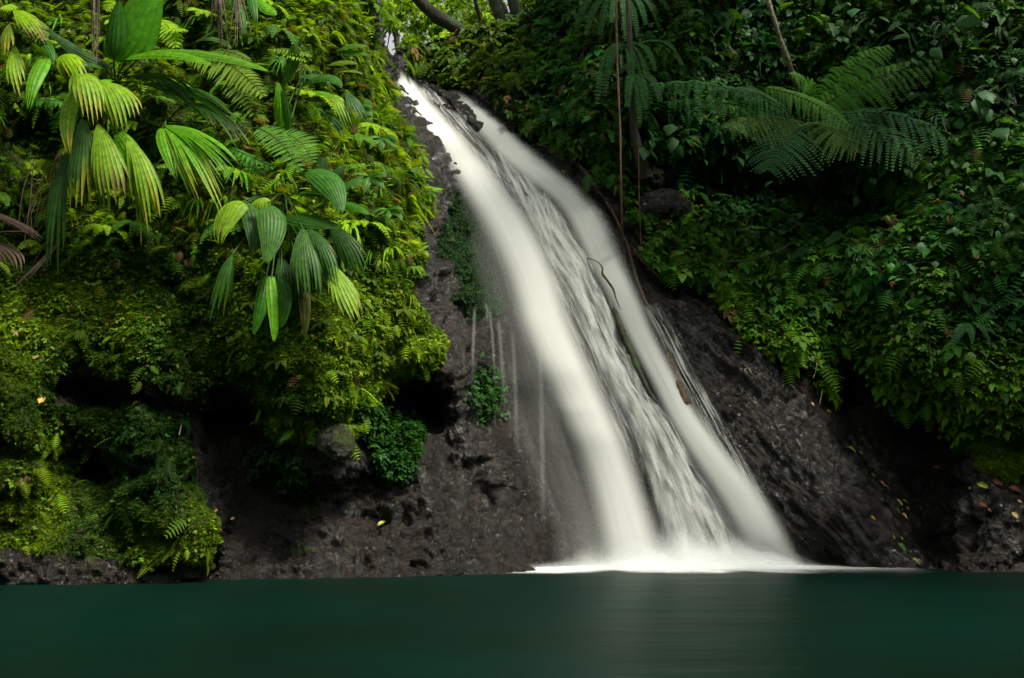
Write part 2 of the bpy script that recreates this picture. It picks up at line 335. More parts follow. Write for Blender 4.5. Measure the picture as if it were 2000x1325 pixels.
fidx = gridF(len(gy), len(gx))
cx = (GX[:-1, :-1]+GX[1:, 1:]).ravel()/2; cy = (GY[:-1, :-1]+GY[1:, 1:]).ravel()/2
Vall = PB2.reshape(-1, 3); Nall = NB2.reshape(-1, 3)
opened = inpoly(cx, cy, Z_OPEN)
leftside = cx < np.interp(cy, [-900, 100, 300, 600, 800, 1000, 1200], [760, 765, 870, 930, 985, 1000, 1035])
rightside = zone(cx, cy, Z_RIGHT) | (cx > np.interp(cy, [-900, 500, 700, 900, 1150], [1000, 1250, 1640, 1800, 1850]))
def sub(name, keep):
    f = fidx[keep]; u, inv = np.unique(f, return_inverse=True)
    o = mesh_obj(name, Vall[u], inv.reshape(-1, 4), CG.reshape(-1, 3)[u], M_rock)
    return tag(o, kind='structure')
sub('mossy_cliff', leftside & ~opened)
sub('waterfall_rock', ~leftside & ~rightside & ~opened)
sub('hillside', ~leftside & rightside & ~opened)

def SP(px, py):
    """displaced surface point at photo pixel"""
    i = np.clip(np.searchsorted(gx, px)-1, 0, len(gx)-2); j = np.clip(np.searchsorted(gy, py)-1, 0, len(gy)-2)
    fx = (px-gx[i])/(gx[i+1]-gx[i]); fy = (py-gy[j])/(gy[j+1]-gy[j])
    return (PB2[j, i]*(1-fx)*(1-fy)+PB2[j, i+1]*fx*(1-fy)+PB2[j+1, i]*(1-fx)*fy+PB2[j+1, i+1]*fx*fy)
def SY(px, py): return float(SP(px, py)[1])
def Q(px, py, off=0.):
    """point `off` metres nearer than the cliff at that pixel"""
    return P(px, py, SY(px, py)-off)

# plateau upstream, and an unseen bank added behind the camera to block low skylight
def sheet(name, fn, nu, nv, mat, kind='structure'):
    u, v = np.meshgrid(np.linspace(0, 1, nu), np.linspace(0, 1, nv))
    V = fn(u, v); C = np.zeros((nu*nv, 3)); C[:, 0] = .9
    return tag(mesh_obj(name, V.reshape(-1, 3), gridF(nv, nu), C, mat), kind=kind)
def plateau(u, v):
    x = (u-.5)*90; y = 16.9+v*60
    y = y+np.clip(np.abs(x+3)-4, 0, 30)*-.12
    z = 9.7+(y-16.9)*.22+np.clip(np.abs(x+1.5)-2.5, 0, 40)*.25
    p = np.stack([x, y, z], -1); p[..., 2] += .5*fbm(p*.3, 3)*sstep(0, .1, v); return p
sheet('terrain', plateau, 120, 90, M_rock)
def bank(u, v):
    a = -math.pi*(.0+1.0*u); r = 17+v*45
    x = r*np.cos(a)*1.1; y = 3+r*np.sin(a)*.95
    z = -.6+v*44
    p = np.stack([x, y, z], -1); p[..., :] += (fbm(p*.15, 3)*1.5)[..., None]*np.array([.6, .6, .6]); return p
sheet('shade_bank', bank, 90, 40, M_rock)

# ------------------------------------------------------------------ scatter of small leaves (cover nobody could count)
FA = fidx
cen = Vall[FA].mean(1); e1 = Vall[FA[:, 2]]-Vall[FA[:, 0]]; e2 = Vall[FA[:, 3]]-Vall[FA[:, 1]]
area = .5*np.linalg.norm(np.cross(e1, e2), axis=1); cn = nz(np.cross(e2, e1)); cn[cn[:, 1] > 0] *= -1
area = np.minimum(area, np.median(area)*6)
inframe = (cx > -160) & (cx < 2160) & (cy > -160) & ~opened

def t_leaf(w=.5, fold=.12, droop=.25):
    ys = np.array([0, .25, .6, 1.]); ws = np.array([.02, .95, .8, .03])*w/2
    V = []
    for y, ww in zip(ys, ws):
        z = -droop*y*y
        V += [(-ww, y, z+fold*ww*2), (0, y, z), (ww, y, z+fold*ww*2)]
    return np.array(V), gridF(4, 3)
def t_heart(w=.85):
    ys = np.array([-.08, .18, .45, .78, 1.05]); ws = np.array([.35, 1., .9, .42, .02])*w/2
    V = []
    for y, ww in zip(ys, ws):
        z = -.3*y*y
        V += [(-ww, y, z-.1*ww), (0, y, z+.05), (ww, y, z-.1*ww)]
    return np.array(V), gridF(5, 3)
def t_tri(n=5, seed=1):
    r = np.random.default_rng(seed); V, Fq = [], []
    for i in range(n):
        a = r.uniform(0, 6.28); b = r.uniform(.1, 1.1); L_ = r.uniform(.5, 1)
        d = np.array([math.cos(a)*math.sin(b), math.cos(b), math.sin(a)*math.sin(b)])*L_
        s = nz(np.cross(d, r.normal(size=3)))*.09; o = r.normal(size=3)*.12
        k = len(V); V += [o-s, o+s, o+d+s*.15, o+d-s*.15]; Fq.append((k, k+1, k+2, k+3))
    return np.array(V), np.array(Fq)
def t_sprig(n=5, w=.5, seed=2, spread=1.2):
    r = np.random.default_rng(seed); V, Fq = [], []
    lv, lf = t_leaf(w)
    for i in range(n):
        a = (i-(n-1)/2)/max(n-1, 1)*2*spread; s = r.uniform(.45, .65)
        c, si = math.cos(a), math.sin(a)
        q = lv*s; x = q[:, 0]*c+q[:, 1]*si; y = -q[:, 0]*si+q[:, 1]*c
        z = q[:, 2]+r.uniform(-.1, .1)
        Fq.append(lf+len(V)*1); V += list(np.stack([x, y+.25*abs(i % 2), z], -1))
    return np.array(V), np.concatenate(Fq)
def t_frond(n=8, w=.5, droop=.5):
    V, Fq = [], []
    for i in range(n):
        t = (i+.7)/n; L_ = w*math.sin(math.pi*(t*.82+.14))**.8; z0 = -droop*t*t
        for s in (-1, 1):
            k = len(V); b = .42/n
            V += [(0, t-b, z0), (0, t+b, z0), (s*L_, t+b*.4+.12*w, z0-.12*L_-.03), (s*L_*.95, t-b*.1+.12*w, z0-.12*L_-.03)]
            Fq.append((k, k+1, k+2, k+3))
    k = len(V); V += [(-.01, 0, 0), (.01, 0, 0), (.008, 1., -droop), (-.008, 1., -droop)]; Fq.append((k, k+1, k+2, k+3))
    return np.array(V), np.array(Fq)
TL = t_leaf(); TH = t_heart(); TS = [t_sprig(5, .5, 2), t_sprig(4, .6, 3, .9), t_sprig(3, .6, 4, .7)]; TF = [t_frond(9, .34, .35), t_frond(7, .42, .5)]; TM = [t_tri(6, 1), t_tri(5, 5), t_tri(7, 9)]

def colvar(n, base, var=.25, hue=.15, dead=0.):
    base = np.asarray(base, float)
    if base.ndim == 1: base = np.tile(base, (n, 1))
    v = np.exp(rng.normal(0, var, n))[:, None]; h = rng.normal(0, hue, n)
    c = base*v; c[:, 0] *= np.exp(h*1.6); c[:, 2] *= np.exp(-h)
    if dead > 0:
        k = rng.random(n) < dead; c[k] = np.array([.17, .10, .045])*v[k]
    return c
def instance(templates, pos, Y, Z, size, C):
    """stamps templates; Y = growth direction, Z = upper side"""
    X = nz(np.cross(Y, Z)); Z = np.cross(X, Y)
    out_v, out_f, out_c = [], [], []; base_i = 0
    pick = rng.integers(0, len(templates), len(pos))
    for k, (tv, tf) in enumerate(templates):
        s = np.where(pick == k)[0]
        if not len(s): continue
        T = tv[None]*size[s][:, None, None]
        W = T[..., 0:1]*X[s][:, None]+T[..., 1:2]*Y[s][:, None]+T[..., 2:3]*Z[s][:, None]+pos[s][:, None]
        out_v.append(W.reshape(-1, 3)); out_f.append((tf[None]+(np.arange(len(s))*len(tv))[:, None, None]).reshape(-1, 4)+base_i)
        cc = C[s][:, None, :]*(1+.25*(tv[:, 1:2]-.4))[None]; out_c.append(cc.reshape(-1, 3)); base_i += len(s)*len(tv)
    return np.concatenate(out_v), np.concatenate(out_f), np.concatenate(out_c)
def scatter(name, weight, n, templates, smin, smax, colour, mat, out=.6, down=1.0, rnd=.5, lift=(0, .06), var=.28, hue=.10, dead=0., clump=0., label=None, cscale=2.5):
    w = area*weight*inframe
    if clump > 0:
        w = w*np.clip(.5+clump*fbm(cen*cscale+5, 3), 0.02, 3)
    w = w/w.sum()
    idx = rng.choice(len(w), n, p=w)
    jit = rng.uniform(-.5, .5, (n, 2))
    p = cen[idx]+e1[idx]*jit[:, :1]*.7+e2[idx]*jit[:, 1:]*.7
    nn = cn[idx]
    p = p+nn*rng.uniform(*lift, n)[:, None]
    Y = nz(nn*out+np.array([0, 0, -1.])*down+rng.normal(0, rnd, (n, 3)))
    Z = nz(nn*.6+np.array([0, -.2, .9])+rng.normal(0, .35, (n, 3)))
    size = rng.uniform(smin, smax, n)*np.exp(rng.normal(0, .15, n))
    cb = colour(cx[idx], cy[idx], p) if callable(colour) else colour
    C = colvar(n, cb, var, hue, dead)
    C *= np.exp(.35*fbm(p*1.7, 2))[:, None]
    V, Fq, CC = instance(templates, p, Y, Z, size, C)
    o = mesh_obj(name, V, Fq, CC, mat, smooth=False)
    return tag(o, label, None, None, 'stuff')
zl = zone(cx, cy, Z_LEFT, 14)
for z in Z_CAVE: zl &= ~inpoly(cx, cy, z)
zl = zl.astype(float)
up_l = sstep(560, 380, cy)            # lush upper cliff
zr = zone(cx, cy, Z_RIGHT, 16).astype(float)
def mixc(a, b, t): return np.asarray(a)*(1-t)[:, None]+np.asarray(b)*t[:, None]
def gb(x, y, a, b, rx, ry): return np.exp(-(((x-a)/rx)**2+((y-b)/ry)**2))
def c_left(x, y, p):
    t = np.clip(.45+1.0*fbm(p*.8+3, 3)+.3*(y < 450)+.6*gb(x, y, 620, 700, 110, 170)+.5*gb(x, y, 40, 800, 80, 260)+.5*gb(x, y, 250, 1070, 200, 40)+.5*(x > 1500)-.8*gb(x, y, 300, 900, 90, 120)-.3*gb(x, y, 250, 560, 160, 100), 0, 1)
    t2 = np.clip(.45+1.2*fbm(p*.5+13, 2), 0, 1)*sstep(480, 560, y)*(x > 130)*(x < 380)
    c = mixc((.030, .092, .006), (.150, .255, .006), t)*(1-.38*sstep(560, 800, y)*(x < 450))[:, None]; return c*(1-.45*t2[:, None])+np.array([.012, .055, .018])*.45*t2[:, None]  # dimness of the lower left cliff painted in as darker green
def c_right(x, y, p):
    t = np.clip(.5+1.*fbm(p*.7+9, 3), 0, 1)
    c = mixc((.022, .105, .022), (.07, .20, .018), t)
    c = c*(1-.12*sstep(520, 400, y))[:, None]  # upper leaves coloured darker to deepen the wall's shade
    k = np.clip(sstep(600, 760, y)+.7*np.exp(-(((x-1320)/90)**2+((y-500)/40)**2))+.8*np.exp(-((y-(x-1560)*.8-715)/60)**2)*(x < 1700)*(x > 1400), 0, 1)
    c = c*(1-k[:, None])+np.array([.10, .22, .010])*k[:, None]
    k2 = sstep(1100, 950, x); c = c*(1-k2[:, None])+np.array([.07, .13, .010])*k2[:, None]
    return c
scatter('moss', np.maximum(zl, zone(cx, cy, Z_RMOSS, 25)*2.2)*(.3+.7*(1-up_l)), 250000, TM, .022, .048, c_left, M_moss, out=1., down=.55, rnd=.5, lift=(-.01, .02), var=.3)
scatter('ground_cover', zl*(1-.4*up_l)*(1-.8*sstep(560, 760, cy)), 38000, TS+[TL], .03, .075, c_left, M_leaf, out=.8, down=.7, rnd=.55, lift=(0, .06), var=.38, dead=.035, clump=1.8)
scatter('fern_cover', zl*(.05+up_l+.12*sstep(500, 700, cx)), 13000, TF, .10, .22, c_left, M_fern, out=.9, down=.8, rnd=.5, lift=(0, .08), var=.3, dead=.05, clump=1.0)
pz = np.maximum(zone(cx, cy, Z_P1, 14), zone(cx, cy, Z_P2, 14)).astype(float)
pz = np.maximum(pz, np.exp(-(((cx-948)/22)**2+((cy-762)/30)**2)))
scatter('creeping_plants', pz, 5200, TS, .07, .12, (.022, .085, .012), M_leaf, out=1, down=.3, rnd=.5, lift=(0, .08))
scatter('undergrowth', zr, 26000, TS+[TL, TH], .08, .17, c_right, M_leaf, out=.8, down=.9, rnd=.45, lift=(0, .22), var=.35, dead=.02, clump=1.2)
scatter('fern_undergrowth', zr*(1-.8*sstep(500, 640, cy)), 13000, TF+[TS[2]], .16, .34, c_right, M_fern, out=.8, down=1.0, rnd=.35, lift=(0, .25), var=.3, dead=.03, clump=.8)
scatter('leafy_cover', zr*sstep(520, 660, cy)*(cx > 1400), 17000, TS+[TH], .05, .11, c_right, M_leaf, out=1, down=.5, rnd=.4, lift=(.02, .12), var=.3)
scatter('wall_moss', np.maximum(zone(cx, cy, Z_WALLMOSS, 20), .0)*1., 16000, TM+TS, .03, .06, (.03, .075, .03), M_moss, out=1, down=.7, rnd=.4, lift=(0, .03))

# ------------------------------------------------------------------ leaves, fronds, tubes
def bez(P0, P1, P2, t):
    t = t[:, None]; return P0*(1-t)**2+2*P1*t*(1-t)+P2*t*t
def btan(P0, P1, P2, t):
    t = t[:, None]; return nz(2*(P1-P0)*(1-t)+2*(P2-P1)*t+1e-6)
TOCAM = np.array([0, -.75, .66])
def pleated(mb, P0, P1, P2, W, n=8, split=.7, kind='fan', colr=(.05, .14, .02), hint=None, tip=None, pleat=.19, sag=.25, rows=13, dark=0.):
    P0, P1, P2 = map(lambda a: np.asarray(a, float), (P0, P1, P2))
    t = np.linspace(0, 1, rows); C_ = bez(P0, P1, P2, t); T = btan(P0, P1, P2, t)
    h = np.asarray(hint if hint is not None else TOCAM, float)+rng.normal(0, .18, 3)
    S = nz(np.cross(T, h)); N_ = nz(np.cross(S, T)); L_ = np.linalg.norm(P2-P0)
    if kind == 'fan': w = np.clip(t/.62, 0, 1)**.85*(1-.10*t)
    elif kind == 'oval': w = np.sin(math.pi*np.clip(t*.93+.04, 0, 1)**.85)**.75
    else: w = np.sin(math.pi*np.clip(t*.94+.045, 0, 1)**.7)**.6
    for i in range(n):
        sl, sr = -1+2*i/n, -1+2*(i+1)/n; sm = (sl+sr)/2
        if kind == 'fan': tl = 1-.30*abs(sm)**2-rng.uniform(0, .13)-(rng.uniform(.05, .25) if rng.random() < .2 else 0)
        else: tl = 1-rng.uniform(0, .03)
        sp = split+rng.uniform(-.12, .12) if split < 1 else 2
        te = t*tl
        q = np.clip((t-sp)/(1.001-sp), 0, 1) if split < 1 else 0*t
        shrink = (1-q**2.4)*.985+.015
        Ci = np.stack([np.interp(te, t, C_[:, k]) for k in range(3)], -1); wi = np.interp(te, t, w)
        hw = (sr-sl)/2*shrink
        xs = np.stack([sm-hw, np.full_like(t, sm), sm+hw], 1)*wi[:, None]*W
        up = np.stack([np.ones_like(t), -np.ones_like(t), np.ones_like(t)], 1)*(pleat*W/n*wi*shrink)[:, None]
        if split < 1: up = up-((q**2)*sag*L_*rng.uniform(.2, 1.0))[:, None]*.3
        dn = -np.abs(xs)**2/max(W, 1e-4)*.35
        V = Ci[:, None]+xs[..., None]*S[:, None]+(up+dn)[..., None]*N_[:, None]
        cc = np.array(colr)*(1+rng.uniform(-.12, .12)); cc = np.tile(cc, (rows, 3, 1))
        if kind != 'strap' and rng.random() < .10: kk = sstep(rng.uniform(.5, .9), 1.05, t)[:, None, None]; cc = cc*(1-kk)+np.array([.16, .11, .05])*kk
        cc[:, 1] *= 1.12; cc[:, 0] *= .92
        if tip is not None and rng.random() < .75:
            k = sstep(.62+rng.uniform(-.15, .25), 1.0, t)[:, None, None]; cc = cc*(1-k)+np.array(tip)*k
        mb.add(V.reshape(-1, 3), gridF(rows, 3), cc.reshape(-1, 3))
def tube(mb, pts, r, c=(.05, .1, .02), n=7, wob=0.):
    pts = np.asarray(pts, float); r = np.broadcast_to(np.asarray(r, float), (len(pts),))
    T = nz(np.gradient(pts, axis=0)); ref = np.array([.3, .2, 1.]) if abs(T[0][2]) < .9 else np.array([1., .2, 0])
    S = nz(np.cross(T, ref)); N_ = np.cross(S, T); a = np.arange(n)/n*2*math.pi
    rr = r[:, None]*np.ones(n)
    ring = pts[:, None]+rr[..., None]*(np.cos(a)[None, :, None]*S[:, None]+np.sin(a)[None, :, None]*N_[:, None])
    if wob: ring = pts[:, None]+(ring-pts[:, None])*(1+wob*fbm(ring*4, 3))[..., None]
    mb.add(ring.reshape(-1, 3), gridF(len(pts), n, True), c)
def smooth_path(pts, m=24):
    pts = np.asarray(pts, float); k = len(pts); s = np.linspace(0, k-1, m); out = []
    for u in s:
        i = min(int(u), k-2); f = u-i; p0 = pts[max(i-1, 0)]; p1 = pts[i]; p2 = pts[i+1]; p3 = pts[min(i+2, k-1)]
        out.append(.5*((2*p1)+(-p0+p2)*f+(2*p0-5*p1+4*p2-p3)*f*f+(-p0+3*p1-3*p2+p3)*f**3))
    return np.array(out)
def frond(mb, P0, P1, P2, W, n=18, colr=(.04, .11, .02), hint=None, bip=0, wid=.8, fwd=.35, droop=.35, start=.12, shape=.8, dead=0.):
    P0, P1, P2 = map(lambda a: np.asarray(a, float), (P0, P1, P2))
    h = np.asarray(hint if hint is not None else TOCAM, float)+rng.normal(0, .12, 3)
    t = np.linspace(0, 1, 12); L_ = np.linalg.norm(P1-P0)+np.linalg.norm(P2-P1)
    C_ = bez(P0, P1, P2, t); mbw = .006*L_+.0015
    tube(mb, C_, np.linspace(mbw, mbw*.3, 12), np.array(colr)*np.array([1.3, .8, .8]), 4)
    ts = start+(1-start)*(np.arange(n)+.3)/n
    Ci = bez(P0, P1, P2, ts); Ti = btan(P0, P1, P2, ts); S = nz(np.cross(Ti, h)); N_ = nz(np.cross(S, Ti))
    sp = L_*(1-start)/n
    for i in range(n):
        u = (i+.3)/n
        if bip: lp = W*(math.sin(math.pi*(u*.80+.17))**shape)
        else: lp = W*min(1, (u/.12+.35))*(1-u)**.55 if shape < 0 else W*math.sin(math.pi*(u*.84+.13))**shape
        for s in (-1, 1):
            d = nz(S[i]*s+Ti[i]*fwd+rng.normal(0, .06, 3)); cc = np.array(colr)*math.exp(rng.normal(0, .12))
            L2 = lp*rng.uniform(.88, 1.05)
            g = -droop*L2
            if not bip:
                k = np.array([0, .3, .7, 1.]); bw = np.array([.85, 1., .7, .05])*sp*wid*.5
                c = Ci[i]+d*(k*L2)[:, None]+N_[i]*0+np.array([0, 0, 1.])*(g*k*k)[:, None]
                side = nz(np.cross(d, N_[i])); V = np.stack([c-side*bw[:, None], c+N_[i]*.0, c+side*bw[:, None]], 1)
                V[:, 1] -= N_[i]*.12*sp
                mb.add(V.reshape(-1, 3), gridF(4, 3), cc)
            else:
                m = max(4, int(bip*lp/W)+2); kk = (np.arange(m)+.5)/m
                c = Ci[i]+d*(kk*L2)[:, None]+np.array([0, 0, 1.])*(g*kk*kk)[:, None]
                side = nz(np.cross(d, N_[i])); pl = sp*wid*.62*np.sin(math.pi*(kk*.75+.22))**.6
                hw = L2/m*.47
                for q in (-1, 1):
                    dd = nz(side*q+d*.35); e = c+dd*pl[:, None]
                    V = np.stack([c-d*hw, c+d*hw, e+d*hw*.5-N_[i]*.15*pl[:, None], e-d*hw*.15-N_[i]*.15*pl[:, None]], 1)
                    mb.add(V.reshape(-1, 3), np.arange(m*4).reshape(m, 4), cc)

YG = (.22, .40, .008); MG = (.11, .31, .008); DG = (.036, .145, .008); PG = (.19, .34, .018); YT = (.38, .36, .015); BT = (.22, .13, .06)
def plant(name, root, rootoff, label, cat, leaves, group=None, matl=None, petcol=(.05, .11, .02), part='leaf'):
    """leaves: (basepx, basepy, off, ctrlpx, ctrlpy, off, tippx, tippy, off, width px, kind, n, split, colour, tip)"""
    if name == 'fan_palm':
        ex = []
        for L_ in leaves:
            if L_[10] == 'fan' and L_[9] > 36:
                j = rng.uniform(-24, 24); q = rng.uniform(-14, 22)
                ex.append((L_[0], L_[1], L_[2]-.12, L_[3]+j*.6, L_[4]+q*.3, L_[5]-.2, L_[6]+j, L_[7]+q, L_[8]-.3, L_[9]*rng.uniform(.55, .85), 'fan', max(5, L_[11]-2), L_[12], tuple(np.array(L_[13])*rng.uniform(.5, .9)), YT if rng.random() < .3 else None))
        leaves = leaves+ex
    r0 = Q(root[0], root[1], rootoff)
    e = empty(name, r0, label, cat, group)
    st = MB(); Yr = SY(root[0], root[1])
    for L_ in leaves:
        bx, by, bo, mx, my, mo, tx, ty, to, w, kind, n, split, c, tip = L_
        a = P(bx, by, Yr-bo); b = P(mx, my, Yr-mo); d = P(tx, ty, Yr-to)
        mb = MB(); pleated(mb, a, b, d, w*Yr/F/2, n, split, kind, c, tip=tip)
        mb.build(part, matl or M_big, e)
        mid = (np.array(r0)+a)/2+np.array([0, -.03, .06])
        tube(st, bez(np.array(r0), mid, a+(b-a)*.05, np.linspace(0, 1, 8)), .011, petcol, 5)
    st.build('stem', M_leaf, e)
    return e

# --- big palm-like plants on the left cliff
plant('pleated_palm', (225, 165), .1, 'large plant with one broad upright pleated leaf and long arching leaves at upper left', 'plant', [
    (222, 118, .6, 235, 60, .75, 315, -45, .7, 125, 'oval', 9, 1, (.075, .26, .012), None),
    (222, 110, .7, 215, 70, .8, 232, 0, .7, 62, 'oval', 6, 1, (.035, .13, .012), None),
    (250, 112, .6, 330, 85, 1.1, 415, 128, 1.3, 42, 'strap', 6, 1, MG, None),
    (290, 100, .7, 410, 88, 1.2, 525, 140, 1.4, 48, 'strap', 6, 1, (.10, .26, .012), None),
    (270, 165, .5, 360, 150, .9, 480, 250, 1.2, 76, 'fan', 9, .62, DG, None),
    (255, 150, .5, 330, 130, .9, 400, 210, 1.1, 60, 'fan', 8, .6, (.02, .075, .012), None),
    (225, 160, .5, 195, 140, .8, 150, 220, 1.0, 44, 'fan', 7, .5, MG, YT),
    (205, 135, .5, 165, 110, .8, 118, 135, .9, 34, 'strap', 5, 1, DG, None),
    (215, 130, .3, 150, 105, .5, 95, 60, .5, 30, 'strap', 5, 1, (.03, .09, .015), None)])
plant('fan_palm', (150, 140), .2, 'drooping fan-leaved palm with yellow torn tips, leftmost of the big palms', 'plant', [
    (185, 165, 1.1, 235, 150, 1.4, 245, 265, 1.5, 84, 'fan', 10, .5, PG, YT),
    (150, 150, 1.2, 170, 120, 1.5, 185, 250, 1.6, 72, 'fan', 9, .45, PG, YT),
    (110, 115, 1.2, 135, 95, 1.5, 150, 165, 1.6, 60, 'fan', 8, .45, YG, YT),
    (90, 115, 1.0, 70, 130, 1.3, 52, 215, 1.4, 30, 'strap', 4, .7, MG, None),
    (160, 230, 1.2, 165, 290, 1.4, 140, 430, 1.5, 78, 'fan', 9, .5, (.04, .11, .02), YT),
    (190, 240, 1.3, 210, 300, 1.5, 215, 425, 1.6, 76, 'fan', 9, .5, PG, BT),
    (245, 270, 1.2, 285, 310, 1.4, 290, 470, 1.5, 62, 'fan', 8, .45, PG, YT),
    (230, 260, 1.2, 270, 300, 1.3, 305, 420, 1.3, 34, 'strap', 5, .8, MG, YT),
    (135, 290, 1.1, 110, 360, 1.3, 90, 560, 1.3, 60, 'fan', 7, .55, (.025, .08, .012), None),
    (150, 170, 1.1, 120, 220, 1.3, 135, 300, 1.4, 30, 'strap', 4, .7, PG, YT)])
plant('fan_palm', (330, 235), .1, 'fan palm with narrow drooping fingers and yellow brown tips beside the pleated plant', 'plant', [
    (318, 245, .9, 400, 255, 1.3, 478, 345, 1.4, 60, 'fan', 9, .4, MG, None),
    (320, 248, .9, 370, 270, 1.3, 440, 420, 1.4, 60, 'fan', 9, .35, MG, YT),
    (318, 250, .9, 345, 270, 1.3, 390, 400, 1.4, 46, 'fan', 7, .4, PG, YT),
    (318, 250, .9, 315, 270, 1.2, 345, 350, 1.3, 28, 'strap', 4, .6, MG, None),
    (370, 200, .6, 430, 210, .9, 478, 300, 1.0, 52, 'fan', 8, .45, (.03, .09, .012), None)])
plant('fan_palm', (555, 380), .15, 'cluster of broad pleated fan leaves hanging lowest on the left cliff', 'plant', [
    (475, 395, .7, 445, 380, .9, 425, 478, 1.0, 62, 'oval', 8, .85, PG, None),
    (480, 396, .7, 500, 410, .9, 495, 500, 1.0, 36, 'oval', 6, .8, (.045, .12, .03), None),
    (520, 400, .9, 545, 410, 1.1, 520, 515, 1.2, 54, 'oval', 9, 1, (.055, .155, .022), None),
    (530, 395, .9, 505, 375, 1.0, 508, 425, 1.0, 40, 'fan', 7, .6, PG, None),
    (590, 445, .9, 600, 480, 1.2, 605, 600, 1.3, 76, 'fan', 11, .62, (.06, .15, .03), None),
    (598, 445, .9, 640, 470, 1.2, 655, 580, 1.2, 46, 'fan', 8, .6, (.035, .11, .02), None),
    (648, 515, 1.0, 665, 560, 1.2, 700, 635, 1.3, 68, 'fan', 9, .5, PG, None),
    (640, 440, .7, 680, 460, .9, 705, 560, .9, 58, 'fan', 9, .5, (.035, .10, .02), None),
    (455, 495, .9, 435, 530, 1.1, 405, 635, 1.1, 42, 'fan', 5, .5, (.035, .11, .012), None),
    (520, 540, .8, 515, 580, 1.0, 495, 655, 1.0, 30, 'strap', 4, 1, DG, None),
    (530, 540, .8, 540, 590, 1.0, 535, 668, 1.0, 26, 'strap', 4, 1, MG, None),
    (548, 540, .8, 565, 590, 1.0, 550, 640, 1.0, 24, 'strap', 4, 1, DG, None),
    (590, 560, .6, 600, 600, .8, 595, 660, .8, 22, 'strap', 3, 1, (.12, .12, .02), None),
    (560, 420, .6, 600, 425, .9, 665, 445, 1.0, 44, 'strap', 7, 1, (.03, .10, .012), None),
    (545, 500, .6, 560, 520, .8, 555, 570, .9, 40, 'fan', 7, .6, (.03, .09, .02), None),
    (570, 490, .5, 590, 560, .7, 575, 600, .8, 34, 'fan', 6, .5, (.03, .09, .02), None)])
plant('broadleaf_plant', (640, 385), .15, 'rosette of wide glossy pleated leaves above the hanging fan leaves', 'plant', [
    (600, 335, .8, 650, 330, 1.1, 668, 415, 1.2, 52, 'oval', 8, 1, (.05, .165, .02), None),
    (640, 395, .8, 670, 350, 1.0, 712, 345, 1.0, 48, 'oval', 8, 1, (.055, .155, .018), None),
    (632, 390, .6, 620, 340, .7, 628, 305, .7, 46, 'oval', 8, 1, (.07, .14, .05), None),
    (635, 385, .5, 650, 345, .6, 672, 328, .6, 36, 'oval', 6, 1, (.07, .14, .045), None),
    (600, 375, .7, 640, 365, .9, 672, 400, 1.0, 30, 'strap', 6, 1, MG, None),
    (585, 378, .6, 615, 370, .8, 650, 385, .8, 24, 'strap', 5, 1, DG, None),
    (650, 395, .6, 690, 395, .8, 722, 420, .8, 30, 'strap', 6, 1, DG, None)])
plant('broadleaf_plant', (600, 130), .15, 'rosette of long drooping glossy leaves high on the left cliff', 'plant', [
    (590, 165, .8, 640, 130, 1.1, 668, 170, 1.2, 30, 'strap', 6, 1, (.05, .155, .02), None),
    (585, 150, .7, 625, 135, .9, 637, 170, 1.0, 34, 'oval', 6, 1, (.05, .14, .03), None),
    (552, 165, .6, 575, 110, .8, 575, 85, .8, 34, 'oval', 6, 1, (.06, .15, .02), None),
    (545, 250, 1.2, 550, 210, 1.3, 543, 160, 1.3, 24, 'strap', 4, 1, MG, None),
    (560, 270, 1.2, 562, 220, 1.3, 550, 175, 1.3, 20, 'strap', 4, 1, (.035, .12, .015), None)])
plant('broadleaf_plant', (690, 140), .1, 'pair of bright split leaves close to the top edge of the left cliff', 'plant', [
    (655, 100, .7, 690, 78, .9, 716, 92, .9, 28, 'oval', 6, 1, (.08, .20, .015), None),
    (655, 102, .7, 695, 95, .9, 718, 108, .9, 24, 'oval', 6, 1, (.08, .21, .015), None),
    (640, 128, .8, 670, 112, 1.0, 698, 126, 1.0, 24, 'oval', 6, 1, (.13, .21, .012), None),
    (650, 140, .8, 680, 128, 1.0, 708, 145, 1.0, 26, 'oval', 6, 1, (.13, .21, .012), None)])
plant('fan_palm', (640, 185), .1, 'fan palm with slim drooping fingers below the bright split leaves', 'plant', [
    (610, 215, .7, 640, 225, .9, 668, 285, 1.0, 52, 'fan', 9, .45, (.04, .12, .03), None),
    (585, 208, .7, 600, 215, .9, 605, 282, .9, 30, 'fan', 5, .6, PG, None),
    (650, 185, .7, 660, 190, .9, 682, 250, .9, 46, 'fan', 8, .5, PG, None),
    (675, 180, .7, 690, 190, .9, 715, 240, .9, 40, 'fan', 7, .4, (.04, .12, .03), None),
    (600, 180, .6, 640, 175, .8, 672, 215, .9, 32, 'fan', 6, .5, MG, YT)])
plant('strap_plant', (500, 20), .1, 'tuft of hanging strap leaves at the top of the left cliff', 'plant', [
    (505, 0, .6, 525, 20, .8, 540, 30, .8, 26, 'oval', 5, 1, MG, None),
    (480, -40, .5, 495, 0, .7, 500, 50, .8, 20, 'strap', 4, .7, DG, None),
    (440, -40, .5, 470, 10, .8, 480, 70, .8, 24, 'strap', 4, .6, DG, None),
    (390, 80, .6, 420, 60, .8, 452, 96, .8, 26, 'strap', 5, 1, (.06, .15, .02), None)])
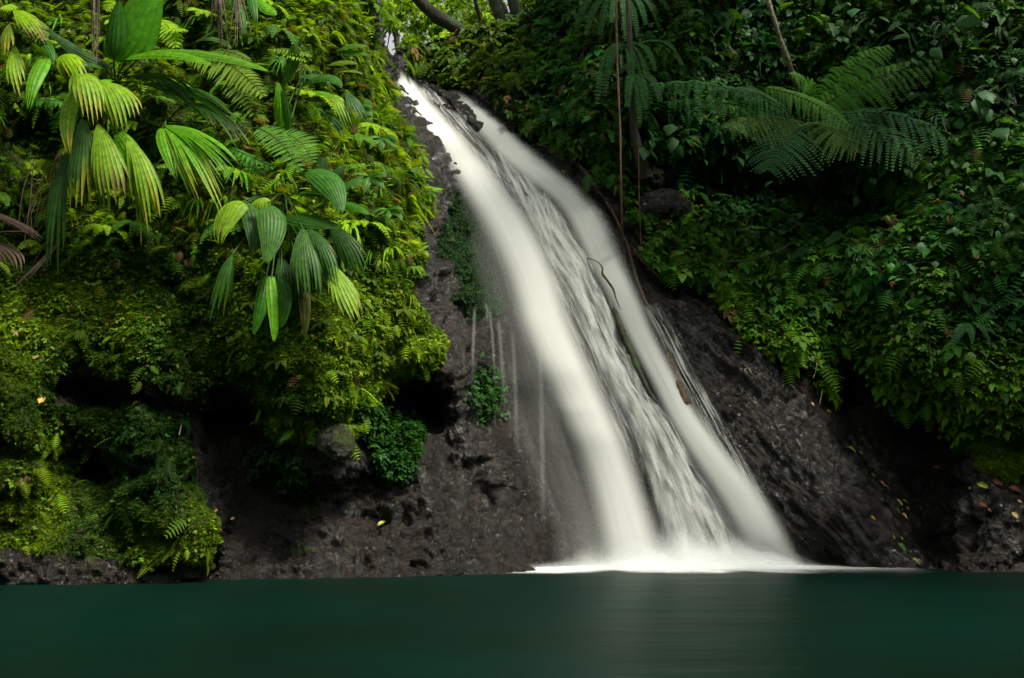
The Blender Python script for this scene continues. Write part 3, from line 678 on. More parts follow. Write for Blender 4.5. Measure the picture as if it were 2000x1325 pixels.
plant('strap_plant', (15, 60), .2, 'yellowing fan leaf hanging in the upper left corner', 'plant', [
    (25, 20, .9, 50, 20, 1.1, 85, 85, 1.2, 50, 'fan', 8, .5, YG, BT),
    (20, 45, .9, 10, 60, 1.1, 5, 110, 1.2, 34, 'fan', 6, .5, (.13, .19, .015), YT),
    (30, 90, .9, 25, 120, 1.1, 45, 190, 1.2, 44, 'fan', 6, .5, PG, YT),
    (70, 75, .6, 95, 80, .8, 105, 120, .8, 24, 'strap', 4, 1, DG, None)])
# smaller broad leaves along the right edge of the left cliff
for k, (x, y, s) in enumerate([(720, 345, 1.), (745, 270, .8), (700, 210, .8), (760, 410, .8)]):
    Yk = F/SY(x, y)
    lv = []
    for j in range(5):
        a = R(-20+j*55+rng.uniform(-15, 15)); L_ = 38*s
        lv.append((x, y, .35, x+L_*.6*math.cos(a), y-8+L_*.3*math.sin(a), .5, x+L_*math.cos(a), y+10+L_*.6*math.sin(a), .5, 19*s, 'oval', 4, 1, (.06, .18, .02), None))
    plant('herb', (x, y+10), .1, ['light green herb with round leaves near the middle right edge of the left cliff', 'small round-leaved herb under the slim fan palm', 'small round-leaved herb between the split leaves and the fan palm', 'round-leaved herb beside the dark mossy wall'][k], 'plant', lv)

# --- dead palm leaves hanging at the far left
r0 = Q(-20, 430, .3); e = empty('dead_palm_leaf', r0, 'dry purple brown palm leaf hanging at the left edge', 'dead leaf')
Yr = SY(0, 430)
for (a, b, c, w) in [((-60, 400), (60, 440), (88, 470), 30), ((-50, 470), (40, 480), (20, 545), 70), ((120, 460), (90, 520), (-10, 570), 26), ((-40, 455), (30, 450), (90, 445), 16)]:
    mb = MB(); pleated(mb, P(a[0], a[1], Yr-.4), P(b[0], b[1], Yr-.8), P(c[0], c[1], Yr-.8), w*Yr/F/2*.8, 7, .3, 'fan', (.05, .033, .024), tip=(.08, .06, .04))
    mb.build('leaf', M_dry, e)
mb = MB()
for k in range(16):
    x = rng.uniform(40, 125); y = rng.uniform(290, 380)
    tube(mb, smooth_path([P(x, y, Yr-.3), P(x-8+rng.uniform(-20, 20), y+60, Yr-.45), P(x-15+rng.uniform(-35, 20), y+rng.uniform(90, 150), Yr-.4)], 10), .006, (.15, .11, .07), 4)
tag(mb.build('dry_stalks', M_dry, None), 'bundle of thin dry stalks hanging left of the drooping palm', 'dry stalks')

# --- single ferns drawn one by one
def fern(name, root, off, label, fr, cat='fern', group=None, n=16, wid=.8, mat=None, bip=0, **k):
    r0 = Q(root[0], root[1], off); e = empty(name, r0, label, cat, group); Yr = SY(root[0], root[1])
    for (bx, by, bo, mx, my, mo, tx, ty, to, w, c) in fr:
        mb = MB(); frond(mb, P(bx, by, Yr-bo), P(mx, my, Yr-mo), P(tx, ty, Yr-to), w*Yr/F, n, c, bip=bip, wid=wid, **k)
        mb.build('frond', mat or M_fern, e)
    return e
fern('fern', (500, 265), .2, 'pinnate fern frond with pale midrib arching over the rosette', [
    (495, 250, .8, 540, 250, 1.1, 590, 338, 1.2, 36, (.07, .19, .02)), (535, 262, .8, 590, 255, 1.0, 612, 320, 1.0, 40, (.08, .2, .015))], n=17, wid=.72, fwd=.1, droop=.1)
fern('fern', (150, 215), .3, 'short fern frond with pointed leaflets reaching left under the palm', [
    (135, 205, .9, 90, 185, 1.0, 38, 205, 1.1, 24, (.06, .19, .02)), (130, 215, .8, 110, 215, .9, 105, 262, .9, 22, DG)], n=9, wid=.85, fwd=.1, droop=.3)
fern('fern', (380, 140), .15, 'bright yellow green fern with feathery fronds arching over the pleated leaves', [
    (350, 110, .6, 440, 90, .9, 518, 190, 1.0, 44, (.12, .21, .012)), (400, 120, .6, 450, 120, .9, 505, 235, .9, 38, (.11, .2, .012)),
    (380, 115, .6, 430, 80, .8, 490, 120, .9, 30, (.10, .19, .015)), (400, 130, .5, 440, 150, .7, 480, 230, .8, 28, (.09, .16, .012))], n=24, wid=.75, fwd=.25, droop=.4)
fern('fern', (60, 40), .15, 'tattered fern with browning tips in the upper left corner', [
    (20, 35, .7, 70, 20, .9, 90, 80, .9, 26, (.11, .17, .02)), (40, 40, .7, 60, 40, .9, 85, 85, .9, 22, (.12, .16, .03)), (0, 20, .6, 10, 0, .7, 30, 20, .7, 20, YG)], n=12)
fern('fern', (330, 60), .15, 'soft pale fern between the upright leaf and the rock top', [
    (300, 40, .5, 330, 30, .7, 345, 95, .8, 30, YG), (310, 60, .5, 335, 50, .7, 360, 60, .8, 26, YG), (240, 20, .4, 225, -10, .6, 205, 20, .6, 26, YG)], n=14)
fern('fern', (590, 105), .15, 'light fern spray beside the high rosette', [
    (535, 105, .6, 565, 95, .8, 600, 120, .8, 18, YG), (515, 97, .6, 560, 90, .8, 612, 110, .8, 16, (.11, .21, .015))], n=14)
fern('fern', (455, 300), .1, 'small fern with rounded leaflets under the arching pinnate frond', [
    (440, 285, .6, 480, 300, .8, 540, 330, .8, 18, DG), (460, 300, .5, 500, 330, .6, 520, 345, .7, 16, DG)], n=11, wid=.9)

# --- scattered ferns and grassy tufts, individuals copied from a few prototypes
def proto_fern(seed, nf, c, L_=.5, W=.11, n=14, bip=0, spread=1.0, wid=.8, hang=.8):
    global rng
    keep = rng; rng = np.random.default_rng(seed); mb = MB()
    for i in range(nf):
        a = (i/(nf-1)-.5)*2*spread+rng.normal(0, .15) if nf > 1 else 0
        l = L_*rng.uniform(.75, 1.1); x = math.sin(a)*l
        frond(mb, (0, 0, 0), (x*.5, -l*.35, l*.25*math.cos(a)+.05), (x, -l*rng.uniform(.45, .7), -l*hang*rng.uniform(.4, 1.)), W*rng.uniform(.85, 1.1), n, np.array(c)*rng.uniform(.8, 1.2), bip=bip, wid=wid)
    rng = keep
    return mb
def proto_tuft(seed, n, c, L_=.45, W=.02, kind='strap'):
    global rng
    keep = rng; rng = np.random.default_rng(seed); mb = MB()
    for i in range(n):
        a = rng.uniform(-1.3, 1.3); l = L_*rng.uniform(.6, 1.1); x = math.sin(a)*l*.7
        pleated(mb, (0, 0, 0), (x*.5, -l*.3, l*rng.uniform(.1, .5)), (x, -l*.5, -l*rng.uniform(.1, .9)), W, 2, 1, kind, np.array(c)*rng.uniform(.7, 1.25), rows=8, pleat=.5)
    rng = keep
    return mb
def put_group(protos, name, label, cat, group, zonew, n, smin=.7, smax=1.3, off=.03, mat=M_fern, avoid=None, spots=None, share=True):
    w = area*zonew*inframe; w = w/w.sum()
    if spots is None:
        idx = []; tries = rng.choice(len(w), n*12, p=w); used = []
        for t in tries:
            if len(idx) >= n: break
            if all((cx[t]-u[0])**2+(cy[t]-u[1])**2 > (900/math.sqrt(n)*.35)**2 for u in used): idx.append(t); used.append((cx[t], cy[t]))
        pts = [cen[i]+cn[i]*off for i in idx]; nn = [cn[i] for i in idx]
    else:
        pts = [Q(x, y, off) for x, y in spots]; nn = [np.array([0, -1, 0.])]*len(spots)
    src = [p.build(name, mat) if isinstance(p, MB) else p for p in protos]
    for k, (p, q) in enumerate(zip(pts, nn)):
        o = src[k] if k < len(src) else src[k % len(src)].copy()
        if k >= len(src): col.objects.link(o)
        o.location = p; s = rng.uniform(smin, smax); o.scale = (s, s, s)
        ang = math.atan2(q[0], -q[1])*.7
        o.rotation_euler = (rng.uniform(-.3, .2), rng.uniform(-.35, .35), ang+rng.uniform(-.5, .5))
        if isinstance(label, list): tag(o, label[k], cat, group)
        else: tag(o, label, cat, group)
    return src
upper_left = zl*sstep(520, 420, cy)
put_group([proto_fern(s, 5, c, .42, .075, 14) for s, c in [(11, YG), (12, (.09, .22, .010)), (13, (.15, .26, .010)), (14, (.055, .16, .015))]], 'small_fern',
          'small bright green fern hanging among others on the upper left cliff', 'fern', 'small ferns on the upper left cliff', upper_left, 110, .6, 1.3)
put_group([proto_tuft(s, 9, c) for s, c in [(21, MG), (22, YG), (23, (.04, .11, .02))]], 'leaf_tuft',
          'tuft of narrow drooping green leaves on the upper left cliff', 'plant', 'narrow leaf tufts on the upper left cliff', upper_left, 90, .5, 1.1, mat=M_big)
put_group([proto_fern(s, 4, c, .26, .05, 11) for s, c in [(31, (.06, .12, .012)), (32, (.09, .14, .012))]], 'rock_fern',
          'little yellow green fern rooted in the moss of the left cliff', 'fern', 'little ferns on the mossy lower left cliff', zl*sstep(480, 600, cy)*sstep(450, 560, cx), 55, .45, .85)
edge = zl*sstep(640, 740, cx)*sstep(620, 560, cy)
put_group([proto_fern(s, 4, c, .34, .05, 14, spread=.7, hang=1.2) for s, c in [(33, (.12, .24, .010)), (34, (.15, .26, .010))]], 'edge_fern',
          'hanging fern on the mossy edge of the left cliff beside the falls', 'fern', 'ferns along the edge beside the falls', edge, 45, .45, .85)
rightv = zr*(cx > 1180)
put_group([proto_fern(s, 5, c, .5, .085, 16) for s, c in [(41, (.03, .12, .03)), (42, (.055, .16, .025)), (43, (.03, .10, .026))]], 'wall_fern',
          'dark green fern drooping on the shaded right wall', 'fern', 'ferns on the shaded right wall', rightv*(1-.85*sstep(520, 640, cy)), 120, .6, 1.2)
put_group([proto_fern(s, 4, c, .42, .06, 16, spread=.8) for s, c in [(51, (.05, .10, .012)), (52, (.07, .11, .012))]], 'bank_fern',
          'yellow green fern on the bank above the falls', 'fern', 'ferns on the bank above the falls', zr*(cx < 1200)*(cy > 20), 45, .6, 1.2)
def proto_heart(seed, n, c, L_=.17, spread=.35):
    r = np.random.default_rng(seed); mb = MB(); tv, tf = t_heart(.75)
    for i in range(n):
        o = r.normal(0, spread, 3)*np.array([1, .35, .8]); s = L_*r.uniform(.6, 1.15)
        Y = nz(np.array([r.normal(0, .35), -.6, -.8])+r.normal(0, .25, 3)); Z = nz(np.array([0, -.5, .8])+r.normal(0, .3, 3)); X = nz(np.cross(Y, Z)); Z = np.cross(X, Y)
        T = tv*s; mb.add(o+T[:, :1]*X+T[:, 1:2]*Y+T[:, 2:]*Z, tf, np.array(c)*r.uniform(.7, 1.3))
        tube(mb, bez(np.zeros(3)+o*.2, o*.7+np.array([0, 0, .1]), o, np.linspace(0, 1, 5)), .004, (.03, .06, .02), 4)
    return mb
put_group([proto_heart(s, 9, c, l) for s, c, l in [(61, (.03, .10, .03), .2), (62, (.045, .14, .035), .16), (63, (.055, .16, .022), .13)]], 'heart_leaf_plant',
          'plant with dark heart-shaped leaves on the shaded right wall', 'plant', 'heart-leaved plants on the right wall', rightv*(cx > 1450)*(cy < 560), 60, .7, 1.2, off=.25, mat=M_leaf)
ks = [(1620, 75), (1650, 45), (1895, 45), (1780, 50), (1420, 55), (1300, 275), (1700, 400), (1960, 200)]
lb = ['group of big pale heart leaves above the tree fern', 'large drooping leaves left of the topmost right plants', 'shiny oval leaves high at the right edge', 'single pointed pale leaf cluster at top right',
      'dim broad leaves near the top between the lianas', 'broad brownish green leaf cluster beside the hanging roots', 'pale heart leaf dangling below the tree fern', 'broad leaves at the right edge level with the tree fern']
put_group([proto_heart(70+i, 5+i % 3, (.055, .16, .05), .30, .28) for i in range(8)], 'broadleaf_plant', lb, 'plant', None, rightv, 8, .9, 1.1, off=.45, mat=M_leaf, spots=ks)
put_group([proto_tuft(s, 10, c, .55, .022) for s, c in [(81, (.035, .09, .03)), (82, (.03, .10, .02))]], 'grass_tuft',
          'tuft of long narrow leaves on the shaded right wall', 'plant', 'long narrow leaf tufts on the right wall', rightv*(cy < 330), 34, .7, 1.3, off=.15, mat=M_big)

# --- tree fern and hanging sword ferns on the right
TFg = (.035, .13, .032); TFy = (.055, .19, .012); TFp = (.085, .17, .035)
fern('tree_fern', (1560, 250), .4, 'large tree fern with feathery arching fronds spreading over the right wall', [
    (1560, 240, .9, 1450, 150, 1.3, 1285, 165, 1.4, 84, TFg), (1560, 240, .9, 1440, 190, 1.4, 1300, 200, 1.5, 66, TFg),
    (1560, 235, .9, 1500, 180, 1.4, 1440, 175, 1.5, 62, TFg), (1570, 240, 1.0, 1490, 220, 1.7, 1420, 250, 1.8, 62, TFp),
    (1580, 240, 1.0, 1540, 250, 1.8, 1500, 335, 1.9, 78, (.034, .12, .038)), (1590, 240, 1.0, 1620, 235, 1.8, 1675, 300, 1.8, 70, TFp),
    (1480, 170, 1.3, 1580, 180, 1.6, 1660, 250, 1.7, 40, TFy), (1590, 235, 1.0, 1740, 190, 1.6, 1875, 280, 1.7, 92, (.038, .13, .045)),
    (1590, 240, 1.0, 1690, 225, 1.8, 1800, 310, 1.9, 76, (.05, .16, .045)), (1580, 230, .9, 1660, 150, 1.2, 1840, 120, 1.3, 62, TFy),
    (1580, 230, .8, 1600, 150, 1.1, 1545, 145, 1.2, 52, TFy), (1585, 230, .8, 1640, 120, 1.1, 1740, 90, 1.2, 58, TFy), (1580, 225, .7, 1690, 165, 1.0, 1700, 180, 1.0, 36, TFg)],
    n=22, bip=15, wid=.8, fwd=.35, droop=.45, start=.08)
tr = smooth_path([SP(1600, 420), P(1585, 330, SY(1560, 250)-.4), P(1570, 240, SY(1560, 250)-.9)], 10)
mb = MB(); tube(mb, tr, np.linspace(.1, .07, 10), (1, 1, 1), 9, .3); tt = mb.build('trunk', M_bark, [o for o in scene.objects if o.name == 'tree_fern'][0])
def sword(name, x, y, off, label, tips, L_=1):
    fr = []
    for (tx, ty) in tips:
        mx = x+(tx-x)*.75; my = min(y, ty)-18-abs(tx-x)*.12
        fr.append((x, y, off, mx, my, off+.35, tx, ty, off+.4, 9+rng.uniform(0, 3), (.045+rng.uniform(-.01, .012), .145+rng.uniform(-.02, .02), .04)))
    return fern(name, (x, y), off, label, fr, n=34, wid=.95, fwd=.05, droop=.25, shape=.35, start=.05)
sword('sword_fern', 1210, -10, .8, 'sword fern with long hanging fronds at the top of the mossy trunk', [(1125, 55), (1145, 70), (1172, 70), (1195, 45), (1222, 78), (1245, 75), (1262, 50), (1290, 60), (1310, 30), (1135, 30)])
sword('sword_fern', 1225, 90, .8, 'sword fern with drooping fronds halfway up the mossy trunk', [(1165, 205), (1180, 190), (1236, 205), (1262, 235), (1272, 205), (1280, 140), (1333, 128), (1320, 100), (1185, 150)])
sword('sword_fern', 1240, 150, .7, 'lowest sword fern on the mossy trunk, tips pointing down', [(1250, 240), (1262, 215), (1225, 210), (1290, 200)])

# ------------------------------------------------------------------ trunks, lianas, roots
def trunk_obj(name, pts, r, mat, label=None, cat=None, group=None, parent=None, wob=.25, n=10, m=24):
    path = smooth_path(pts, m); rr = np.interp(np.linspace(0, 1, m), np.linspace(0, 1, len(r)), r)
    mb = MB(); tube(mb, path, rr, (1, 1, 1), n, wob)
    o = mb.build(name, mat, parent)
    if parent is None: tag(o, label, cat, group)
    return o
def bundle(x, y0, y1, w, n, label, seed):
    r = np.random.default_rng(seed); mb = MB()
    for i in range(n):
        a = x+r.normal(0, w*.3); b = x+r.normal(0, w); e_ = y1+r.uniform(-50, 15)
        tube(mb, smooth_path([Q(a, y0, .85), Q((a+b)/2+r.normal(0, 3), (y0+e_)/2, .9), Q(b, e_, .8)], 12), np.linspace(.011, .004, 12), (1, 1, 1), 4, .3)
    tag(mb.build('hanging_root', M_root), label, 'hanging root')
def P0(x, y, Y): return P(x, y, Y)
def crown(parent, center, rad, n, size, c, seed, lean=None, name='crown'):
    """leaves spread through clumps of a crown"""
    r = np.random.default_rng(seed); nc = max(8, int(n/110))
    d = nz(r.normal(size=(nc, 3))); cc = np.asarray(center)+d*np.asarray(rad)*(r.random(nc)**.45)[:, None]
    k = r.integers(0, nc, n); cr = r.uniform(.18, .34, nc)*np.mean(rad)
    p = cc[k]+nz(r.normal(size=(n, 3)))*(cr[k]*r.random(n)**.5)[:, None]*np.array([1, 1, .6])
    Y = nz(r.normal(size=(n, 3))+np.array([0, 0, -.7])); Z = nz(r.normal(size=(n, 3))*.5+np.array([0, 0, 1.]))
    C = np.asarray(c)*np.exp(r.normal(0, .25, n))[:, None]*np.exp(r.normal(0, .2, nc))[k][:, None]
    V, Fq, CC = instance([TL, TS[1]], p, Y, Z, size*r.uniform(.7, 1.2, n), C)
    return mesh_obj(name, V, Fq, CC, M_canopy, parent, smooth=False)
def limbs(parent, top, center, rad, r0, seed, k=6):
    r = np.random.default_rng(seed); mb = MB()
    for i in range(k):
        e_ = np.asarray(center)+nz(r.normal(size=3))*np.asarray(rad)*.75; mid = (np.asarray(top)+e_)/2+r.normal(0, .2, 3)
        tube(mb, smooth_path([top, mid, e_], 10), np.linspace(r0*.6, r0*.12, 10), (1, 1, 1), 6, .2)
    return mb.build('limb', M_bark, parent)
def tree(label, foot, pts, r, c_center, rad, n, size, c, seed, mat=M_bark, group=None):
    e = empty('tree', foot, label, 'tree', group)
    trunk_obj('trunk', [foot]+pts, r, mat, parent=e)
    limbs(e, pts[-1], c_center, rad, r[-1], seed)
    crown(e, c_center, rad, n, size, c, seed+1)
    return e
BG = (.15, .27, .02)
# trees of the gap above the falls
tree('dark mossy tree leaning left across the gap above the falls', P(1000, 130, 18.6), [P(905, 62, 18.4), P(840, 22, 18.4), P(770, -60, 18.2), P(740, -140, 18)], [.22, .17, .15, .14, .12], P(700, -230, 18), (2.2, 1.5, 1.2), 2500, .16, BG, 101)
tree('thin bare brown stem standing in the gap above the falls', P(948, 90, 18.9), [P(938, 40, 18.8), P(922, -20, 18.7), P(900, -120, 18.5)], [.055, .05, .045, .04], P(880, -220, 18.6), (1.2, 1.2, .9), 1800, .15, BG, 103)
tree('pair-stemmed mossy tree at the right side of the gap', P(1010, 75, 18.0), [P(980, 30, 18.0), P(962, -20, 18.0), P(955, -120, 18)], [.2, .17, .15, .13], P(1010, -230, 17.6), (2.2, 1.5, 1.2), 2200, .16, BG, 105)
tree('upright mossy tree right of the gap stems', P(1020, 60, 17.9), [P(1003, 10, 17.8), P(1000, -50, 17.8), P(1010, -130, 17.8)], [.15, .13, .12, .1], P(1090, -200, 17.6), (1.6, 1.4, 1.2), 1800, .16, BG, 107)
for i, (x, y, Yd, rx, rz, n) in enumerate([(770, 40, 24, 2.2, 1.6, 4500), (860, 20, 27, 2.6, 2.0, 5000), (950, 30, 25, 2.2, 1.5, 4500), (1040, -10, 24, 2.2, 1.8, 3500), (700, -60, 26, 2.6, 2.2, 3500), (900, -110, 30, 4, 3, 4500), (830, 95, 22, 1.2, .8, 2200), (985, 70, 22, 1.2, .8, 2000)]):
    cpt = P(x, y, Yd); foot = np.array([cpt[0]+.3, Yd, 9.7+(Yd-16.9)*.22])
    tree(['bright green tree at the left of the gap above the falls', 'bright tree in the middle of the gap far behind the falls', 'sunlit tree behind the thin bare stem', 'leafy tree behind the mossy trunks at the gap', 'far tree half hidden by the left cliff top',
          'farthest tall tree behind the gap above the falls', 'low leafy bush just above the fall lip', 'low leafy bush under the mossy trunks at the gap'][i], foot, [(foot+cpt)/2+np.array([.1, 0, 0]), cpt], [.14, .11, .07], cpt, (rx, rx*.8, rz), int(n*.7), .17, (.17, .30, .02), 120+i*3)
# unseen canopy trees, added on top of the right wall to shade it
for i, (fx, fy, fz, c3, rad, n) in enumerate([(4.8, 16.5, 11, (4.6, 12.6, 13.6), (2.2, 2.2, 1.2), 2400), (9.5, 15, 11.5, (8.2, 11.0, 13.0), (2.6, 2.8, 1.3), 3300), (13, 12, 10.5, (10.5, 7.0, 12.2), (3.0, 3.0, 1.4), 3600)]):
    foot = np.array([fx, fy, fz-1.])
    tree(['unseen tree added to shade the right wall, nearest the falls', 'unseen tree added to shade the right wall, over the tree fern', 'unseen tree added to shade the far right wall'][i], foot, [foot+np.array([-.1, -.6, 1.6]), np.array(c3)+np.array([.4, .5, -.8])], [.28, .2, .14], c3, rad, n, .24, (.05, .10, .02), 150+i*5)
for i, (fx, fy, fz, c3, rad, n) in enumerate([(-12, 12, 10, (-11, 9.5, 12.5), (3.5, 3, 2), 6000)]):
    foot = np.array([fx, fy, fz]); tree('tree rooted above the left cliff beyond the palms', foot, [foot+np.array([.1, -.5, 1.]), np.array(c3)-np.array([0, 0, .5])], [.25, .18, .12], c3, rad, n, .24, (.06, .12, .02), 170+i*5)

# mossy trunk carrying the sword ferns, with its crown out of sight above
Yt = SY(1250, 300)
e = empty('tree', Q(1250, 345, .3), 'mossy leaning trunk draped with sword ferns right of the falls', 'tree')
trunk_obj('trunk', [P(1262, 350, Yt-.35), P(1240, 260, Yt-.5), P(1232, 120, Yt-.6), P(1225, -40, Yt-.6), P(1225, -200, Yt-.4)], [.13, .07, .055, .05, .05], M_bark, parent=e)
limbs(e, P(1225, -200, Yt-.4), P(1240, -300, Yt-.4), (1.6, 1.3, 1.), .1, 181); crown(e, P(1240, -300, Yt-.4), (1.8, 1.5, 1.1), 3500, .2, (.05, .1, .02), 182)
Yl = SY(1215, 420)
trunk_obj('liana', [P(1204, -60, Yl-1.0), P(1205, 100, Yl-1.05), P(1211, 250, Yl-1.05), P(1213, 380, Yl-.9), P(1217, 485, Yl-.3)], [.022, .02, .018, .018, .015], M_vine, 'reddish brown liana hanging straight beside the sword ferns', 'liana', wob=.3, n=7)
trunk_obj('liana', [P(1247, 260, Yl-.8), P(1248, 380, Yl-.8), P(1252, 480, Yl-.6)], [.006, .006, .005], M_vine, 'hair-thin hanging root before the grey boulder', 'hanging root', n=5)
Yk = SY(1540, 150)
e = empty('tree', P(1560, 180, Yk-.2), 'thin pale lichen-spotted stem slanting above the tree fern', 'tree')
trunk_obj('trunk', [P(1560, 180, Yk-.2), P(1535, 110, Yk-.5), P(1512, 40, Yk-.6), P(1490, -30, Yk-.6), P(1460, -140, Yk-.6)], [.06, .05, .045, .04, .04], M_barkpale, parent=e, wob=.4)
crown(e, P(1440, -240, Yk-.6), (1.3, 1.2, .9), 2500, .18, (.05, .1, .02), 190)
# roots along the right edge of the falls
trunk_obj('root', [Q(1060, 285, .0), Q(1110, 305, .03), Q(1145, 340, .03), Q(1180, 390, .03), Q(1208, 440, .06), Q(1222, 520, .04)], [.03, .04, .04, .035, .03, .02], M_root, 'brown root running along the upper right edge of the falls', 'root')
trunk_obj('root', [Q(1195, 410, .04), Q(1225, 480, .06), Q(1248, 560, .06), Q(1285, 640, .08), Q(1318, 715, .1), Q(1345, 790, .1)], [.02, .03, .03, .03, .04, .03], M_root, 'long yellowish root beside the right stream', 'root', wob=.5)
trunk_obj('dead_log', [Q(1300, 680, .05), Q(1318, 735, .12), Q(1338, 790, .13), Q(1350, 822, .04)], [.03, .085, .10, .03], M_root, 'golden brown piece of wood wedged at the end of the long root', 'log', wob=.6)
trunk_obj('root', [Q(1232, 480, .1), Q(1255, 510, .15), Q(1280, 535, .15), Q(1300, 560, .05)], [.01, .018, .016, .006], M_root, 'short brown root on the rock right of the falls', 'root')
trunk_obj('branch', [Q(1146, 504, .2), Q(1164, 510, .42), Q(1176, 522, .46), Q(1177, 536, .46), Q(1186, 548, .46), Q(1198, 566, .44), Q(1203, 584, .4), Q(1212, 604, .3)], [.006, .012, .015, .017, .016, .015, .01, .004], M_root, 'twisted dark branch caught in the middle of the falls', 'branch', wob=.5, m=40)
trunk_obj('root', [Q(1165, 520, .1), Q(1190, 580, .16), Q(1212, 640, .2), Q(1236, 700, .2), Q(1262, 755, .2), Q(1284, 795, .1)], [.03, .05, .06, .055, .05, .02], M_ridge, 'dark mossy ridge root between the middle and right streams', 'root', wob=.6)
trunk_obj('branch', [Q(1420, 512, .35), Q(1470, 508, .5), Q(1520, 490, .5), Q(1545, 475, .3)], [.015, .02, .018, .01], M_root, 'thin horizontal branch in the dark of the right wall', 'branch')
bundle(428, -60, 90, 9, 14, 'bundle of dry hanging roots at the top of the left cliff', 1)
bundle(187, -60, 125, 5, 9, 'brown hanging roots left of the upright pleated leaf', 2)
bundle(465, -60, 95, 8, 8, 'dry hanging roots right of the root bundle at the top of the left cliff', 3)
trunk_obj('vine', [Q(362, 780, .15), Q(358, 810, .2), Q(350, 850, .2)], [.008, .008, .006], M_drybark, 'thin root hanging in front of the mossy pillar cave', 'hanging root')
for k, (x, y0, y1) in enumerate([(1592, 690, 740), (1605, 700, 790)]):
    trunk_obj('hanging_root', [Q(x, y0, .25), Q(x+3, (y0+y1)/2, .35), Q(x-4, y1, .3)], [.007, .007, .005], M_drybark, ['pale short hanging root at the crevice of the right slope', 'longer brown hanging root at the crevice of the right slope'][k], 'hanging root', n=5)

# ------------------------------------------------------------------ boulders
def boulder(name, x, y, w, h, off, label, seed, brown=0., moss_=.2, cat='rock', dep=.7):
    c = np.array(Q(x, y, off)); s = c[1]/F
    n = 28; u, v = np.meshgrid(np.linspace(0, 2*math.pi, 2*n, endpoint=False), np.linspace(.02, math.pi-.02, n))
    d = np.stack([np.cos(u)*np.sin(v), np.sin(u)*np.sin(v), np.cos(v)], -1)
    r = 1+.22*fbm(d*1.3+seed, 3)+.06*fbm(d*5+seed, 3)
    r = np.where(r > 1.08, 1.08+(r-1.08)*.3, r)
    V = c+d*r[..., None]*np.array([w*s/2, w*s/2*dep, h*s/2])
    C = np.zeros((V.size//3, 3)); C[:, 0] = moss_; C[:, 2] = brown
    o = mesh_obj(name, V.reshape(-1, 3), gridF(n, 2*n, True), C, M_rock, None, origin=c); return tag(o, label, cat)
boulder('boulder', 1292, 408, 115, 75, .25, 'dark grey rounded boulder right of the liana', 5, 0, .1)
boulder('boulder', 1268, 352, 80, 60, .3, 'brownish mossy boulder at the foot of the fern-draped trunk', 8, .9, .55)
boulder('stone', 968, 940, 46, 28, .18, 'small black wet stone jutting out left of the main stream', 12, 0, 0)
boulder('stone', 155, 1039, 22, 11, .1, 'small pale purple stone lying on the moss at lower left', 14, .6, 0)
mb = MB(); rp_ = smooth_path([Q(838, 168, .02), Q(865, 182, .14), Q(893, 200, .16), Q(920, 232, .16), Q(944, 266, .1), Q(958, 292, .0)], 60)
tube(mb, rp_, np.interp(np.linspace(0, 1, 60), [0, .2, .45, .8, 1], [.03, .09, .13, .10, .02]), (.1, 0, 0), 28, .7)
tag(mb.build('rock', M_rock), 'long dark knobbly rock ridge dividing the two streams near the top', 'rock')
boulder('rock', 780, 128, 34, 30, .1, 'dark rock at the very lip of the falls', 29, 0, .15)
boulder('boulder', 655, 868, 72, 78, .18, 'grey green rounded boulder under the mossy overhang', 33, 0, .62)

